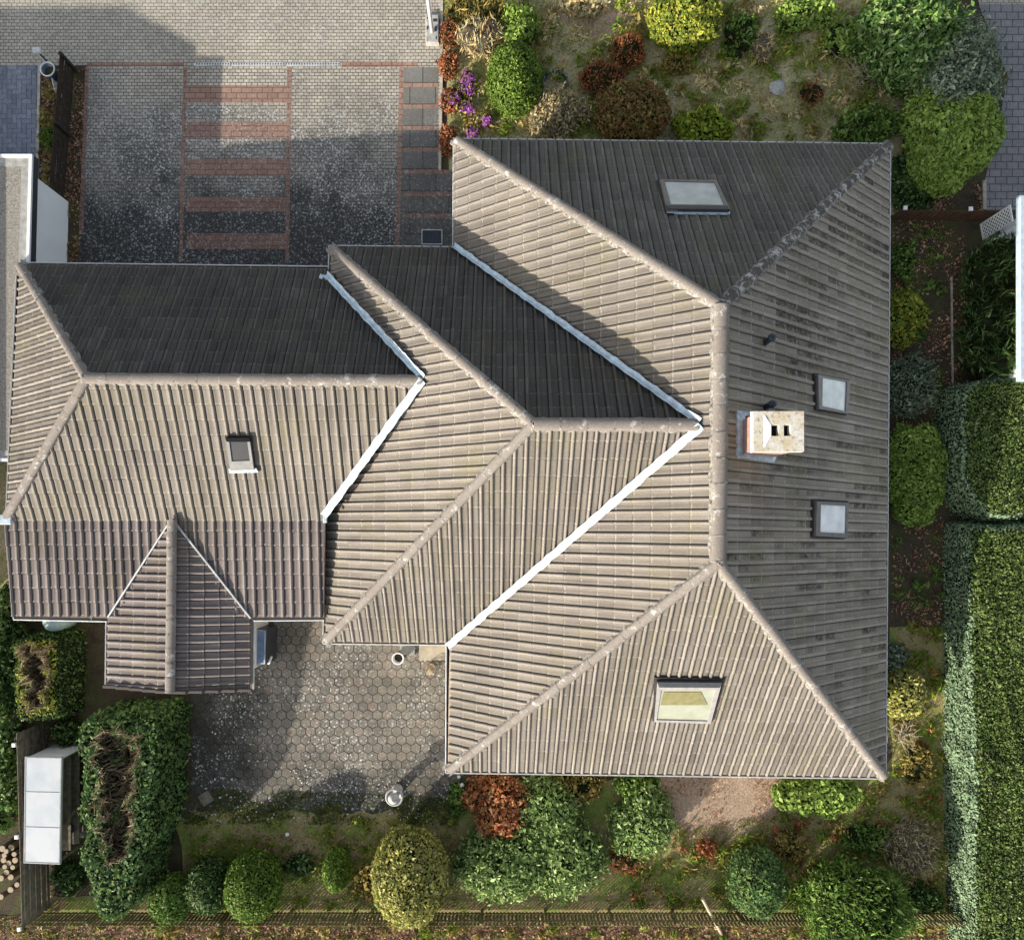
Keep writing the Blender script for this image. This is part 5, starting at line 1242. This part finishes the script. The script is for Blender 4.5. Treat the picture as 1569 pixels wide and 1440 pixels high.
def weeds(name, poly, n, lm, size, rmin, rmax, k=70, seed=1, avoid=()):
    random.seed(seed); xs = [p[0] for p in poly]; ys = [p[1] for p in poly]; out = []
    while n > 0:
        x = random.uniform(min(xs), max(xs)); y = random.uniform(min(ys), max(ys))
        if not inpoly(x, y, poly) or any(inpoly(x, y, a) for a in avoid): continue
        n -= 1; c = G(x, y, 0); R = random.uniform(rmin, rmax)*random.choice((.6, 1, 1)); m = int(k*(R/rmax)**1.5)+12
        d = rng.normal(0, .5, (m, 2)); pos = np.column_stack([c.x+d[:, 0]*R, c.y+d[:, 1]*R*.8, np.abs(rng.normal(.06, .05, m))+.03])
        nr = np.column_stack([d*.9, np.ones(m)]); out.append(leaf_cloud(pos, nr, size*random.uniform(.8, 1.3), .3, .5, np.column_stack([d, np.full(m, .5)]), .5))
    V = np.vstack(out); V[:, 2] = np.maximum(V[:, 2], .018)
    return tag(quad_mesh(name, V, LM[lm]), kind='stuff')
NG = [(685, 0), (1350, 0), (1372, 214), (690, 212)]
weeds('ground_cover', NG, 130, 'grassgreen', .15, .12, .5, 90, 2)
weeds('ground_cover', NG, 110, 'straw', .15, .12, .45, 60, 3)
weeds('ground_cover', NG, 60, 'olive', .16, .15, .5, 80, 4)
SG = [(960, 1300), (1200, 1195), (1365, 1195), (1370, 960), (1440, 960), (1445, 1392), (960, 1392)]
weeds('ground_cover', SG, 120, 'grassgreen', .14, .12, .45, 90, 5, (bareP,))
weeds('ground_cover', SG, 70, 'olive', .14, .12, .4, 70, 6, (bareP,))
weeds('ground_cover', SG, 40, 'heather', .12, .1, .35, 60, 7, (bareP,))
weeds('ground_cover', [(290, 1250), (700, 1250), (700, 1392), (290, 1392)], 80, 'grassgreen', .12, .1, .35, 70, 8)
weeds('ground_cover', [(1368, 345), (1450, 345), (1440, 960), (1368, 960)], 70, 'mid', .12, .1, .35, 60, 9)
weeds('ground_cover', [(-20, 1408), (1465, 1408), (1465, 1460), (-20, 1460)], 60, 'olive', .13, .1, .35, 60, 10)
weeds('ground_cover', [(-20, 1408), (1465, 1408), (1465, 1460), (-20, 1460)], 60, 'grassgreen', .13, .1, .35, 70, 11)
weeds('ground_cover', [(64, 104), (90, 104), (88, 300), (62, 300)], 30, 'olive', .10, .08, .2, 50, 12)

for x, y, rx, ry, h_, lm, lb in ((702, 1222, 16, 26, .35, 'mid', 'low green plant between the terrace and the copper red shrub'), (455, 1325, 24, 18, .3, 'dark', 'low dark plant between the egg bush and the lime cone'),
    (566, 1352, 20, 24, .35, 'olive', 'low brownish plant left of the golden egg bush'), (1086, 1300, 16, 12, .3, 'heather', 'small rusty tuft south of the bare sand'),
    (1215, 1295, 34, 22, .4, 'olive', 'low olive shrub between the fresh green shrub and the dark conifer'), (1330, 1285, 40, 24, .4, 'mid', 'low green shrub north of the dark conifer'),
    (1420, 1378, 26, 24, .5, 'dark', 'low dark shrub in the corner of picket fence and long hedge'), (1410, 1175, 24, 34, .4, 'olive', 'low olive shrub beside the long hedge near the roof corner'),
    (1040, 95, 26, 18, .4, 'olive', 'low olive tuft below the golden ball bush'), (1290, 60, 34, 30, .5, 'light', 'loose yellow green shrub left of the big laurel'), (895, 8, 30, 16, .4, 'straw', 'dry tuft at the top edge of the tan clearing')):
    B('shrub', lb, 'shrub', x, y, rx, ry, h_, lm, .11, 380, .25, holes=.2)
